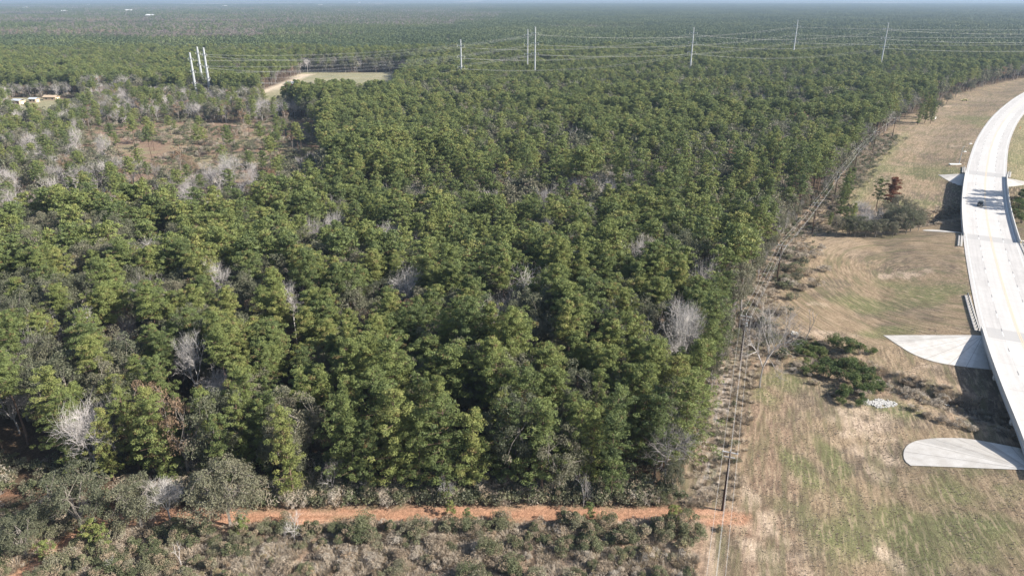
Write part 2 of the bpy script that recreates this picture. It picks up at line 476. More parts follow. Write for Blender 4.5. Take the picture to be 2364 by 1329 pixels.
def ground_paint(x, y):
    n = len(x)
    col = np.zeros((n, 3))
    w1 = fbm(x / 9, y / 9, 11, 4); w2 = fbm(x / 2.2, y / 2.2, 21, 3); w3 = fbm(x / 40, y / 40, 31, 3)
    jx = x + (fbm(x / 3, y / 3, 41, 2) - .5) * 2.5; jy = y + (fbm(x / 3, y / 3, 51, 2) - .5) * 2.5
    forest = inside(FOREST, jx, jy)
    dE = pl_dist(FOREST, x, y, True)[0]
    fw = np.where(forest, sst(0, 2.5, dE), 0)
    hay = np.array((.226, .170, .112)); dull = np.array((.125, .100, .076)); strw = np.array((.295, .228, .160))
    sand = np.array((.42, .33, .25)); grn = np.array((.125, .142, .056)); red = np.array((.315, .172, .108))
    litter = np.array((.080, .058, .040)); grey = np.array((.33, .30, .275)); brush = np.array((.215, .155, .112))
    def L(c, w, c2): return c * (1 - w[:, None]) + c2 * w[:, None]
    col[:] = hay
    col = L(col, sst(.40, .64, w1) * .85, dull)
    col = L(col, sst(.5, .75, w3) * .55, strw)
    g = np.zeros(n)
    for cx, cy, a, b in GREEN:
        g = np.maximum(g, np.exp(-(((x - cx) / a) ** 2 + ((y - cy) / b) ** 2)))
    wb = sst(-1, 3, x - 33 - (y - 82) * .335) * (1 - sst(8, 14, x - 33 - (y - 82) * .335 + (w1 - .5) * 8)) * (y < 150) * (y > 76)
    col = L(col, wb * .75, np.array((.205, .143, .102)))
    g = sst(.22, .8, g * .85 + (w1 - .45) * 1.1 + (w2 - .5) * .5)
    right = sst(60, 85, x) * (1 - sst(104, 112, y))
    g = np.maximum(g, right * sst(.40, .62, w2 * .5 + w1 * .5) * .75)
    gst = pl_dist(GP([(1975, 470), (2000, 425), (2035, 375), (2075, 325), (2090, 308)]), x, y)[0]
    g = np.maximum(g, np.exp(-(gst / 3.0) ** 2) * .95)
    d, s, side = pl_dist(CLc, x, y)
    g = np.maximum(g, (sst(0, 1, side * d - 8) * .75))
    col = L(col, g * .72, grn)
    sn = np.zeros(n)
    for cx, cy, a, b in SANDY:
        sn = np.maximum(sn, np.exp(-(((x - cx) / a) ** 2 + ((y - cy) / b) ** 2)))
    sn = sst(.45, .95, sn * .9 + (w2 - .5) * 1.2 + (w1 - .5) * .6)
    wheel = np.exp(-((pl_dist([(29, 80), (33, 95), (38, 108)], x, y)[0]) / 1.6) ** 2)
    sn = np.maximum(sn, wheel * sst(.35, .6, w2))
    col = L(col, sn * .85, sand)
    # brush strip in front and beside the pole line
    bf = (1 - sst(91, 93.5, y + (w2 - .5) * 2)) * (1 - sst(28.5, 30.5, x - (y - 82) * .3))
    col = L(col, bf, brush * 1.15); col = L(col, bf * sst(.45, .7, w2) * .7, np.array((.29, .23, .175)))
    gs = pl_dist(GREYSTRIP, x, y)[0]
    rw = (1 - sst(3.2, 5.5, gs + (w2 - .5) * 3))
    col = L(col, rw * .8, np.array((.205, .158, .118)))
    col = L(col, (1 - sst(.6, 2.6, gs + (w1 - .5) * 3)) * sst(.35, .6, w2) * .95 * sst(96, 104, y), grey)
    for C, w in ((CREEK1, 7.5), (CREEK2, 9)):
        c = pl_dist(C, x, y)[0]
        col = L(col, (1 - sst(.35, 1, c / w + (w2 - .5) * .5)) * .85, np.array((.105, .075, .05)))
        col = L(col, (1 - sst(.0, .2, c / w)) * .6, np.array((.06, .05, .04)))
    for a_, b_ in ((S1a, S1b), (S2a, S2b)):  # bare soil under the spans, with bridge shade darkened into its colour
        ub_shade = sst(a_ + 4, a_ + 9, s) * (1 - sst(b_ - 9, b_ - 4, s)) * (1 - sst(13, 19, d + (w2 - .5) * 4))
        col = L(col, ub_shade * .85, np.array((.088, .070, .055)))
    c1_ = pl_dist(CREEK1, x, y)[0]
    col = L(col, np.exp(-((c1_ - 7.0) / 2.0) ** 2) * sst(.42, .6, w2 * .6 + w1 * .4) * .8 * (x > 62), np.array((.40, .29, .205)))
    row = (x > 50) & (y > 160) & (y < 470)
    br = np.where(row, 1 - sst(4, 9, dE + (w2 - .5) * 5), 0) * (1 - fw)
    col = L(col, br * .8, brush)
    # forest floor, meadow, clearings
    col = L(col, fw, litter)
    col = L(col, fw * sst(.5, .8, w2) * .7 * (1 - sst(100, 125, y)), np.array((.22, .12, .078)))
    cl = inside(CLEAR, jx, jy) * 1.0
    zo = inside(np.vstack([GP([(-100, 212), (620, 236), (740, 290)]), GP([(760, 420), (560, 450), (300, 478), (-100, 480)], 14)]), jx, jy) * 1.0
    col = L(col, zo * sst(.38, .6, w1) * .85, np.array((.185, .138, .100)))
    col = L(col, cl * .9, np.array((.20, .135, .098)))
    col = L(col, cl * sst(.45, .65, w1) * .7, np.array((.20, .19, .11)))
    me = (inside(MEADOW, x, y) | inside(YARD, x, y)) * 1.0
    col = L(col, me, np.array((.235, .215, .135)))
    col = L(col, me * sst(.45, .7, w1) * .5, np.array((.16, .17, .09)))
    dm = pl_dist(GP([(600, 214), (650, 198), (705, 172)]), x, y)[0]
    col = L(col, (1 - sst(4, 10, dm)), np.array((.48, .40, .31)))
    col = L(col, (1 - sst(1.5, 4, pl_dist(GP([(-20, 340), (60, 334), (130, 326)]), x, y)[0])), np.array((.62, .55, .47)))
    col = L(col, (1 - sst(1.5, 4, pl_dist(GP([(180, 226), (420, 222), (480, 224), (540, 232)]), x, y)[0])), np.array((.52, .44, .36)))
    far = sst(900, 1400, y)
    fmix = fbm(x / 900, y / 500, 61, 3)
    col = L(col, far * .9, np.array((.075, .080, .040)))
    col = L(col, far * sst(.665, .705, fmix + np.clip(-x / 9000, -.1, .10)) * .9, np.array((.30, .26, .19)))
    td = pl_dist(TRACK, x, y)[0]
    tw = 1 - sst(1.1, 2.7, td + (w2 - .5) * 2.2)
    col = L(col, tw, red)
    col = L(col, np.exp(-((np.abs(td - .85)) / .35) ** 2) * .6 * tw, np.array((.43, .27, .185)))
    col = L(col, np.exp(-(td / .35) ** 2) * sst(.4, .6, w1) * .6, np.array((.22, .17, .10)))
    col = L(col, (1 - sst(1.5, 5.5, td + (w2 - .5) * 3)) * (1 - tw) * .55, np.array((.25, .15, .10)))
    return col, dict(forest=fw, track=tw, side=side * d, s=s)

# flow coordinates: across and along the mowing lines
def flow_of(x, y, sd, s):
    a = np.stack([x * .942 - y * .335, x * .335 + y * .942], 1)
    right = sst(62, 74, x - (y - 90) * .2) * (1 - sst(100, 112, y))
    b = np.stack([x * .98 - y * .2 + 300, x * .2 + y * .98], 1)
    f = np.where((right > .5)[:, None], b, a)
    cx, cy = 131, 196
    r = np.hypot((x - cx) * 1.0, (y - cy) * .75); th = np.arctan2(y - cy, x - cx) * 30
    mid = (y > 160 - (x - 70) * .1) & (y < 262) & (x > 60)
    f = np.where(mid[:, None], np.stack([r + 700, th], 1), f)
    farf = (y >= 262) & (x > 90)
    f = np.where(farf[:, None], np.stack([sd, s], 1), f)
    return np.c_[f, np.zeros(len(x))]

PB_ = [(16.5, 42.4), (35.5, 95.9), (54.5, 149.3), (81.0, 200.4), (110.4, 247.7), (139, 296), (170, 346), (203, 396), (238, 444)]
# the ground: one connected sheet, its zones split into objects that share their borders
def axis_pts(segs):
    out = [segs[0][0]]
    for a, b, st in segs:
        if st > 0:
            n = max(1, int(round((b - a) / st))); out.extend(np.linspace(a, b, n + 1)[1:])
        else:
            n = -st; out.extend((a + (b - a) * (np.linspace(0, 1, n + 1)[1:] ** 3)) if a >= 0 else (b - (b - a) * ((1 - np.linspace(0, 1, n + 1)[1:]) ** 3)))
    return np.array(out)
gx = axis_pts([(-32000, -2400, -22), (-2400, -420, 60), (-420, -80, 9), (-80, 30, 1.2), (30, 130, .8), (130, 300, 1.6), (300, 640, 6), (640, 2400, 50), (2400, 32000, -22)])
gy = axis_pts([(-300, 40, 20), (40, 76, 3), (76, 180, .8), (180, 300, 1.4), (300, 500, 3), (500, 1000, 8), (1000, 2600, 40), (2600, 32000, -24)])
GX, GY = np.meshgrid(gx, gy)
fx, fy = GX.ravel(), GY.ravel()
FZ = zg(fx, fy)
FZ *= (1 - sst(900, 2500, np.hypot(fx, fy)))
FZ += 74 * sst(11500, 31000, fy)          # the land rises gently towards the horizon
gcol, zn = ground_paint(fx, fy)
gflow = flow_of(fx, fy, zn['side'], zn['s'])
nxg, nyg = len(gx), len(gy)
ii = (np.arange(nyg - 1)[:, None] * nxg + np.arange(nxg - 1)[None, :]).ravel()
quad = np.c_[ii, ii + 1, ii + nxg + 1, ii + nxg]
fcx = fx[quad].mean(1); fcy = fy[quad].mean(1)
qf = zn['forest'][quad].mean(1) > .5
qt = zn['track'][quad].mean(1) > .5
qm = inside(MEADOW, fcx, fcy)
qcr = (pl_dist(CREEK1, fcx, fcy)[0] < 2.2) | (pl_dist(CREEK2, fcx, fcy)[0] < 2.6)
qb = (~qf) & (fcy < 93.5) & (fcx < 28.5 + (fcy - 82) * .3)

def ground_material():
    m, nt, out = new_mat("ground_soil_and_grass")
    a = nt.nodes.new("ShaderNodeAttribute"); a.attribute_name = "zone_colour"
    fl = nt.nodes.new("ShaderNodeAttribute"); fl.attribute_name = "flow"
    st = nt.nodes.new("ShaderNodeAttribute"); st.attribute_name = "mown"
    geo = nt.nodes.new("ShaderNodeNewGeometry")
    mp = nt.nodes.new("ShaderNodeMapping"); mp.inputs['Scale'].default_value = (1.6, .22, 1)
    nt.links.new(fl.outputs['Vector'], mp.inputs['Vector'])
    mp2 = nt.nodes.new("ShaderNodeMapping"); mp2.inputs['Scale'].default_value = (.5, .06, 1)
    nt.links.new(fl.outputs['Vector'], mp2.inputs['Vector'])
    n1 = noise(nt, geo.outputs['Position'], 1.6, 6, .7)
    n2 = noise(nt, geo.outputs['Position'], .22, 5, .6)
    n3 = noise(nt, geo.outputs['Position'], 5.5, 3, .7)
    s1 = noise(nt, mp.outputs[0], 1.0, 4, .6); s2 = noise(nt, mp2.outputs[0], 1.0, 4, .6)
    c = a.outputs['Color']
    c = mix_rgb(nt, 1.0, c, maprange(nt, n1, .3, .7, .58, 1.42), 'MULTIPLY')
    c = mix_rgb(nt, 1.0, c, maprange(nt, n2, .3, .7, .84, 1.16), 'MULTIPLY')
    c = mix_rgb(nt, 1.0, c, maprange(nt, n3, .3, .7, .60, 1.40), 'MULTIPLY')
    k1 = mathn(nt, 'MULTIPLY', st.outputs['Fac'], maprange(nt, s1, .50, .64, 0, .75))
    c = mix_rgb(nt, k1, c, (.33, .255, .175))
    k2 = mathn(nt, 'MULTIPLY', st.outputs['Fac'], maprange(nt, s2, .48, .62, 0, .62))
    c = mix_rgb(nt, k2, c, (.110, .108, .055))
    k3 = mathn(nt, 'MULTIPLY', st.outputs['Fac'], maprange(nt, s1, .47, .36, 0, .6))
    c = mix_rgb(nt, k3, c, (.105, .078, .055))
    principled(nt, out, c, .95, .1, bump=mathn(nt, 'ADD', n1, n3), bstr=.6, bdist=.22)
    return m
M['ground'] = ground_material()
mown = np.clip((1 - zn['forest']) * (1 - zn['track']), 0, 1) * sst(76, 80, fy) * (1 - sst(1000, 1300, fy))
mown *= np.where((fy < 93.5) & (fx < 28.5 + (fy - 82) * .3), .15, 1.0)

def ground_piece(name, mask):
    q = quad[mask]
    if not len(q): return
    u, inv = np.unique(q, return_inverse=True)
    inv = inv.reshape(q.shape)
    V = np.c_[fx[u], fy[u], FZ[u]]
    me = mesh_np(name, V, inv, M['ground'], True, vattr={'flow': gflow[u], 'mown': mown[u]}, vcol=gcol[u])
    tag(link(name, me), kind='structure')
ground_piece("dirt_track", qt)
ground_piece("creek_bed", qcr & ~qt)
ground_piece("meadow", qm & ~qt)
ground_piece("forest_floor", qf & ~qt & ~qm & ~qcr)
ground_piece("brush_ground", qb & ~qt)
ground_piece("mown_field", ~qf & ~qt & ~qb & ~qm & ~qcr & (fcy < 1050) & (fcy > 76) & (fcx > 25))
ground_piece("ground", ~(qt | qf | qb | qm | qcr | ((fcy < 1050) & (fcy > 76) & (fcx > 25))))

# ------------------------------------------------------------------ ROAD
def pavement_material(bridge=False):
    m, nt, out = new_mat("bridge_deck_concrete" if bridge else "road_concrete")
    at = nt.nodes.new("ShaderNodeAttribute"); at.attribute_name = "sd"
    sp = nt.nodes.new("ShaderNodeSeparateXYZ"); nt.links.new(at.outputs['Vector'], sp.inputs[0])
    s, d = sp.outputs[0], sp.outputs[1]
    geo = nt.nodes.new("ShaderNodeNewGeometry")
    mp = nt.nodes.new("ShaderNodeMapping"); mp.inputs['Scale'].default_value = (.05, 1.3, 1)
    nt.links.new(at.outputs['Vector'], mp.inputs['Vector'])
    tyre = noise(nt, mp.outputs[0], 1, 4)
    fine = noise(nt, geo.outputs['Position'], 1.2, 6, .7)
    big = noise(nt, geo.outputs['Position'], .12, 3)
    base = (.425, .412, .40) if bridge else (.40, .388, .378)
    c = mix_rgb(nt, 1.0, base, maprange(nt, tyre, .3, .7, .90, 1.08), 'MULTIPLY')
    c = mix_rgb(nt, 1.0, c, maprange(nt, fine, .3, .7, .93, 1.07), 'MULTIPLY')
    c = mix_rgb(nt, 1.0, c, maprange(nt, big, .3, .7, .95, 1.05), 'MULTIPLY')
    # paler inner lanes
    ab = mathn(nt, 'ABSOLUTE', d)
    inner = mathn(nt, 'LESS_THAN', ab, 3.4)
    c = mix_rgb(nt, mathn(nt, 'MULTIPLY', inner, .5), c, (.465, .452, .438))
    # transverse joints
    for per, wd, k in (((13.0, .022, .30) if bridge else (4.6, .05, .16)),):
        fr = mathn(nt, 'FRACT', mathn(nt, 'DIVIDE', s, per))
        j = mathn(nt, 'LESS_THAN', fr, wd)
        c = mix_rgb(nt, mathn(nt, 'MULTIPLY', j, k), c, (.22, .21, .20))
    # longitudinal joints
    for dd in (-3.6, 3.6):
        j = mathn(nt, 'LESS_THAN', mathn(nt, 'ABSOLUTE', mathn(nt, 'SUBTRACT', d, dd)), .06)
        c = mix_rgb(nt, mathn(nt, 'MULTIPLY', j, .35), c, (.25, .24, .23))
    # greyer approach slabs at the bridge ends
    for e0, e1 in ((S1b - .5, S1b + 6), (S2a - 6, S2a + .5), (S2b - .5, S2b + 9), (S1a - 6, S1a + .5)):
        j = mathn(nt, 'MULTIPLY', mathn(nt, 'GREATER_THAN', s, e0), mathn(nt, 'LESS_THAN', s, e1))
        c = mix_rgb(nt, mathn(nt, 'MULTIPLY', j, .75), c, (.33, .325, .32))
    principled(nt, out, c, .85, .2, bump=fine, bstr=.1, bdist=.01)
    return m
M['road'] = pavement_material(False)
M['deck'] = pavement_material(True)

def strip(name, s0, s1, d0, d1, z, mat, parent=None, thick=0.0, step=2.0, nd=1):
    """a ribbon that follows the road; closed solid when thick"""
    n = max(2, int((s1 - s0) / step) + 1)
    s = np.linspace(s0, s1, n)
    V = []; F = []; SD = []
    ds = np.linspace(d0, d1, nd + 1)
    rows = [(d, z) for d in ds] + ([(d, z - thick) for d in ds[::-1]] if thick else [])
    k = len(rows)
    for si in s:
        for d, zz in rows:
            x, y, _, _ = road_at(si, d); V.append((x, y, zz)); SD.append((si, d, 0))
    for i in range(n - 1):
        for j in range(k if thick else k - 1):
            a, b = i * k + j, i * k + (j + 1) % k
            F.append([a, b, b + k, a + k][::-1])
    if thick:
        F.append(list(range(k))); F.append([(n - 1) * k + j for j in range(k)][::-1])
    me = mesh_np(name, np.array(V), F, mat, False, vattr={'sd': np.array(SD)})
    return link(name, me, parent)

for a, b in ((0, S1a), (S1b, S2a), (S2b, SS[-1] - 4)):
    tag(strip("road", a, b, -HALF - .3, HALF + .3, ROAD_Z, M['road'], thick=.35, nd=4), kind='structure')

# painted markings: edge lines, double yellow, lane dashes
M['linewhite'] = plain_mat("white_line_paint", (.66, .66, .64), .6, .3, vary=.08)
M['lineyellow'] = plain_mat("yellow_line_paint", (.56, .45, .30), .6, .3, vary=.1)
M['linedark'] = plain_mat("black_contrast_paint", (.17, .17, .17), .6, .3, vary=.1)
def markings(name, bits, mat):
    V = []; F = []
    for s0, s1, d0, d1 in bits:
        n = max(2, int((s1 - s0) / 3) + 1)
        b0 = len(V)
        for si in np.linspace(s0, s1, n):
            for d in (d0, d1):
                x, y, _, _ = road_at(si, d); V.append((x, y, ROAD_Z + .012))
        for i in range(n - 1):
            F.append([b0 + 2 * i, b0 + 2 * i + 1, b0 + 2 * i + 3, b0 + 2 * i + 2])
    tag(link(name, mesh_np(name, np.array(V), F, mat)), kind='structure')
SE = SS[-1] - 6
markings("edge_lines", [(2, SE, -7.35, -7.17), (2, SE, 7.17, 7.35)], M['linewhite'])
markings("centre_lines", [(2, SE, -.26, -.10), (2, SE, .10, .26)], M['lineyellow'])
dash = []; ddash = []
s = 3.0
while s < SE - 8:
    for d in (-3.6, 3.6):
        dash.append((s, s + 3.0, d - .08, d + .08)); ddash.append((s + 3.1, s + 5.2, d - .10, d + .10))
    s += 12.2
markings("lane_dashes", dash, M['linewhite'])
markings("contrast_dashes", ddash, M['linedark'])
# pale ladder of fresh concrete repairs on the far approach
lad = []
s = S2b + 12
while s < S2b + 240:
    lad.append((s, s + 2.6, .6, 3.3)); s += 4.6
M['repair'] = plain_mat("fresh_pale_concrete", (.50, .49, .47), .8, .2, vary=.06)
markings("pavement_repairs", lad, M['repair'])

# ------------------------------------------------------------------ BRIDGES
def bridge(label, s0, s1, piers, dshift=0.0):
    x, y, tx, ty = road_at((s0 + s1) / 2)
    root = thing("road_bridge", label, "bridge", (0, 0, 0))
    strip("deck", s0 + .03, s1 - .03, -HALF - .55, HALF + .55, ROAD_Z, M['deck'], root, thick=.24, nd=4)
    for sd in (-1, 1):
        d = sd * (HALF + .22)
        # single slope concrete parapet
        n = max(2, int((s1 - s0 + 8) / 2)); V = []; F = []
        prof = [(-.22, 0.004), (-.14, .95), (.14, .95), (.24, .004), (.24, 0.0 - .0)]
        prof = [(-.24, .003), (-.12, 1.15), (.14, 1.15), (.20, .003)]
        for si in np.linspace(s0 - 3, s1 + 3, n):
            for a, b in prof:
                px_, py_, _, _ = road_at(si, d + sd * a); V.append((px_, py_, ROAD_Z + b))
        k = 4
        for i in range(n - 1):
            for j in range(k):
                a, b = i * k + j, i * k + (j + 1) % k
                F.append([a, b, b + k, a + k])
        F.append([0, 1, 2, 3]); F.append([(n - 1) * k + j for j in (3, 2, 1, 0)])
        link("parapet", mesh_np("parapet", np.array(V), F, M['concrete']), root)
    for d in (-7.6, -3.8, 0, 3.8, 7.6):
        strip("girder", s0 + .2, s1 - .2, d - .35, d + .35, ROAD_Z - .25, M['concrete'], root, thick=.85)
    for s in piers:
        x, y, tx, ty = road_at(s)
        ang = math.atan2(-tx, ty)
        m = MB(); m.box((x, y, ROAD_Z - 1.5), (16.4, 1.1, .75), ang); m.build("pier_cap", M['concrete'], root, bevel=.04)
        for d in (-6.2, -2.1, 2.1, 6.2):
            a, b, _, _ = road_at(s, d)
            m = MB(); zb = zg1(a, b) - .5
            m.tube([(a, b, zb), (a, b, ROAD_Z - 1.88)], .42, 12); m.build("pier_column", M['concrete'], root, smooth=False)
    for s, sg in ((s0, 1), (s1, -1)):
        x, y, tx, ty = road_at(s + sg * .3)
        ang = math.atan2(-tx, ty)
        m = MB(); m.box((x, y, ROAD_Z - 1.15), (17.0, .5, 1.7), ang); m.build("abutment", M['concrete'], root)
    return root
bridge("long pale concrete road bridge over the brushy creek at the lower right", S1a, S1b, [S1a + 19.5, S1a + 39])
bridge("farther curved concrete bridge crossed by tree shadows with a black off-roader on it", S2a, S2b, [S2a + 27, S2a + 54, S2a + 81])

# concrete slope paving round the abutment corners
def slope_paving(label, apex, toes, seams=7):
    """fan from the abutment corner (z=3) down to its curved toe"""
    toes = resample(chaikin(toes, 2), 1.2)
    ap = np.array(apex)
    root = thing("slope_paving", label, "concrete apron", (0, 0, 0))
    R = 14; n = len(toes)
    V = []; F = []
    for t in np.linspace(0.02, 1, R):
        for p in toes:
            q = ap * (1 - t) + p * t
            V.append((q[0], q[1], 0))
    V = np.array(V)
    zt = zg(V[:, 0], V[:, 1])
    lin = np.repeat(np.linspace(0.02, 1, R), n)
    tz = np.tile(zg(toes[:, 0], toes[:, 1]), R)
    plane = (ROAD_Z - .35) * (1 - lin) + (tz + .05) * lin
    V[:, 2] = np.maximum(zt + .10, plane)
    for i in range(R - 1):
        for j in range(n - 1):
            a = i * n + j
            F.append([a, a + n, a + n + 1, a + 1])
    # edge skirt
    base = len(V); rim = [(R - 1) * n + j for j in range(n)]
    V = np.vstack([V, V[rim] - np.array((0, 0, .6))])
    for j in range(n - 1): F.append([rim[j], base + j, base + j + 1, rim[j + 1]])
    rt = np.random.default_rng(int(abs(ap[0]) * 7)); tones = rt.random(seams + 3)
    tn = [tones[int((f[0] % n) / (n - 1) * (seams + 1))] if k < (R - 1) * (n - 1) else .3 for k, f in enumerate(F)]
    me = mesh_np("paving_slab", V, F, M['paving'], fattr={'tone': tn})
    link("paving_slab", me, root)
    for k in np.linspace(0, n - 1, seams + 2)[1:-1]:
        m = MB(); j = int(k)
        pts = [V[i * n + j] + np.array((0, 0, .012)) for i in range(1, R)]
        for a, b in zip(pts[:-1], pts[1:]):
            d = b - a; w = np.array((-d[1], d[0], 0)); w = w / np.linalg.norm(w) * .045
            if not m.n: m.V += [tuple(a - w), tuple(a + w)]; m.n = 2
            m.V += [tuple(b + w), tuple(b - w)]; m.F.append([m.n - 2, m.n - 1, m.n, m.n + 1] if m.n == 2 else [m.n - 1, m.n - 2, m.n, m.n + 1]); m.n += 2
        m.build("seam", M['linedark_soft'], root)
    return root
M['linedark_soft'] = plain_mat("dark_joint_filler", (.24, .225, .21), .8, .2)
c1, c2 = road_at(S1b, -HALF - .2)[:2]; right1 = road_at(S1b - 11, 2)[:2]
slope_paving("half-oval concrete apron beside the creek with its corner in bridge shade", (c1, c2),
             [(95.4, 162.9), (96.3, 158.0), (97.6, 152.2), (100.7, 148.4), (105.4, 146.2), right1])
c1, c2 = road_at(S1a, -HALF - .2)[:2]; right1 = road_at(S1a + 12, 2)[:2]
slope_paving("rounded pale concrete apron near the lower right edge of the photo", (c1, c2),
             [(73.4, 107.6), (73.0, 109.6), (75.4, 113.8), (79.5, 116.4), (85, 117.3), (91, 117.0), right1])
c1, c2 = road_at(S2b, -HALF - .2)[:2]
slope_paving("pointed concrete apron on the left at the far end of the far bridge", (c1, c2),
             [G(2164, 411), G(2185, 420), G(2225, 431), road_at(S2b - 11, 0)[:2]], 4)
c1, c2 = road_at(S2a, -HALF - .2)[:2]
slope_paving("thin sliver of concrete apron left of the far bridge's near end", (c1, c2),
             [G(2130, 541), G(2128, 537), G(2160, 533), G(2200, 534), road_at(S2a + 10, 0)[:2]], 3)
c1, c2 = road_at(S2b, HALF + .2)[:2]
slope_paving("pale concrete apron right of the far bridge's far end", (c1, c2),
             [road_at(S2b - 11, 2)[:2], G(2350, 437), G(2400, 430), road_at(S2b, 30)[:2]], 4)
c1, c2 = road_at(S2a, HALF + .2)[:2]
slope_paving("concrete apron right of the far bridge's near end at the photo's edge", (c1, c2),
             [road_at(S2a + 11, 2)[:2], road_at(S2a + 9, 20)[:2], road_at(S2a, 30)[:2]], 3)

# guardrails
def guardrail(label, s0, s1, d0, d1, post_step=1.9):
    root = thing("guardrail", label, "guardrail")
    n = int(abs(s1 - s0) / post_step)
    pts = []
    for i in range(n + 1):
        t = i / n; s = s0 + (s1 - s0) * t; d = d0 + (d1 - d0) * t
        x, y, _, _ = road_at(s, d); z = zg1(x, y); z = max(z, 2.6) if z > 1.5 else z
        pts.append((x, y, z + .0))
        if i < 40:
            m = MB(); m.box((x, y, z + .2), (.2, .2, 1.3)); m.build("post", M['darksteel'], root)
    # beam with a W profile
    prof = [(-.02, .50), (.06, .56), (-.02, .64), (.06, .72), (-.02, .80)]
    V = []; F = []
    for i, (x, y, z) in enumerate(pts):
        for a, b in prof: V.append((x + a + .12 * (1 if d0 < 0 else -1), y, z + b))
    for i in range(len(pts) - 1):
        for j in range(4):
            a = i * 5 + j; F.append([a, a + 1, a + 6, a + 5])
    link("rail", mesh_np("rail", np.array(V), F, M['steel']), root)
    # pale concrete mow strip under it
    V = []; F = []
    for i, (x, y, z) in enumerate(pts):
        _, _, tx, ty = road_at(s0 + (s1 - s0) * i / n)
        for w in (-.75, .75): V.append((x + ty * w, y - tx * w, z + .07))
    for i in range(len(pts) - 1): F.append([2 * i, 2 * i + 1, 2 * i + 3, 2 * i + 2])
    link("mow_strip", mesh_np("mow_strip", np.array(V), F, M['paving']), root)
guardrail("guardrail with many short posts left of the road at the near bridge", S1b + 2.5, S1b + 28, -9.0, -9.6)
guardrail("short guardrail left of the road before the far bridge", S2a - 16, S2a - 2.5, -9.6, -9.0)
guardrail("guardrail right of the road before the far bridge", S2a - 26, S2a - 2.5, 9.6, 9.0)
guardrail("dark guardrail end left of the road beyond the far bridge", S2b + 2.5, S2b + 17, -9.0, -9.5)
guardrail("dark guardrail end right of the road beyond the far bridge", S2b + 2.5, S2b + 17, 9.0, 9.5)

# ------------------------------------------------------------------ TREE MESHES
def rand_dirs(n, rng, zmin=-1.0):
    z = rng.uniform(zmin, 1, n); t = rng.uniform(0, 2 * pi, n); r = np.sqrt(1 - z * z)
    return np.c_[r * np.cos(t), r * np.sin(t), z]

def leaf_quads(C, Nn, L, W, rng):
    n = len(C)
    Nn = Nn / (np.linalg.norm(Nn, axis=1)[:, None] + 1e-9)
    a = rng.normal(size=(n, 3)); t = np.cross(Nn, a); t /= np.linalg.norm(t, axis=1)[:, None] + 1e-9
    b = np.cross(Nn, t)
    L = (L * rng.uniform(.7, 1.3, n))[:, None] / 2; W = (W * rng.uniform(.7, 1.3, n))[:, None] / 2
    V = np.stack([C - t * L - b * W * .5, C + t * L * .2 - b * W, C + t * L, C - t * L * .2 + b * W], 1).reshape(-1, 3)
    return V, np.arange(4 * n).reshape(n, 4)

def puffs(cent, rad, per, L, W, rng, flat=.65, zmin=-.35, out=.5, tint=None):
    n = len(cent)
    d = rand_dirs(n * per, rng, zmin)
    rr = np.repeat(rad, per)[:, None]
    shell = rng.uniform(.45, 1.05, (n * per, 1)) ** .6
    C = np.repeat(cent, per, 0) + d * rr * shell * np.array((1, 1, flat))
    rnd = rng.normal(size=(n * per, 3))
    Nn = d * out + rnd * (1 - out) * .8
    V, F = leaf_quads(C, Nn, L, W, rng)
    tt = np.repeat(tint if tint is not None else rng.uniform(0, 1, n), per)
    tt = np.clip(tt + rng.normal(0, .03, n * per), 0, 1)
    return V, F, tt

def seg_tubes(segs, k=4):
    """segs (n,8): p0, p1, r0, r1"""
    S = np.asarray(segs, float)
    p0, p1, r0, r1 = S[:, :3], S[:, 3:6], S[:, 6], S[:, 7]
    d = p1 - p0; d /= np.linalg.norm(d, axis=1)[:, None] + 1e-9
    a = np.where(np.abs(d[:, 2:3]) < .9, np.array([[0, 0, 1.]]), np.array([[1., 0, 0]]))
    u = np.cross(d, a); u /= np.linalg.norm(u, axis=1)[:, None]; w = np.cross(d, u)
    V = np.zeros((len(S), 2 * k, 3))
    for j in range(k):
        t = 2 * pi * j / k; e = cos(t) * u + sin(t) * w
        V[:, j] = p0 + e * r0[:, None]; V[:, k + j] = p1 + e * r1[:, None]
    base = (np.arange(len(S)) * 2 * k)[:, None, None]
    q = np.array([[j, (j + 1) % k, k + (j + 1) % k, k + j] for j in range(k)])[None]
    return V.reshape(-1, 3), (base + q).reshape(-1, 4)

def trunk_path(h, lean, rng, n=6):
    pts = [np.zeros(3)]; off = np.zeros(2); dr = rng.normal(0, lean, 2)
    for i in range(1, n + 1):
        off = off + dr * h / n + rng.normal(0, .012 * h, 2) * (.6 if i < n else .3)
        pts.append(np.array((off[0], off[1], h * i / n)))
    return np.array(pts)

def path_at(P_, z):
    return np.array((np.interp(z, P_[:, 2], P_[:, 0]), np.interp(z, P_[:, 2], P_[:, 1]), z))

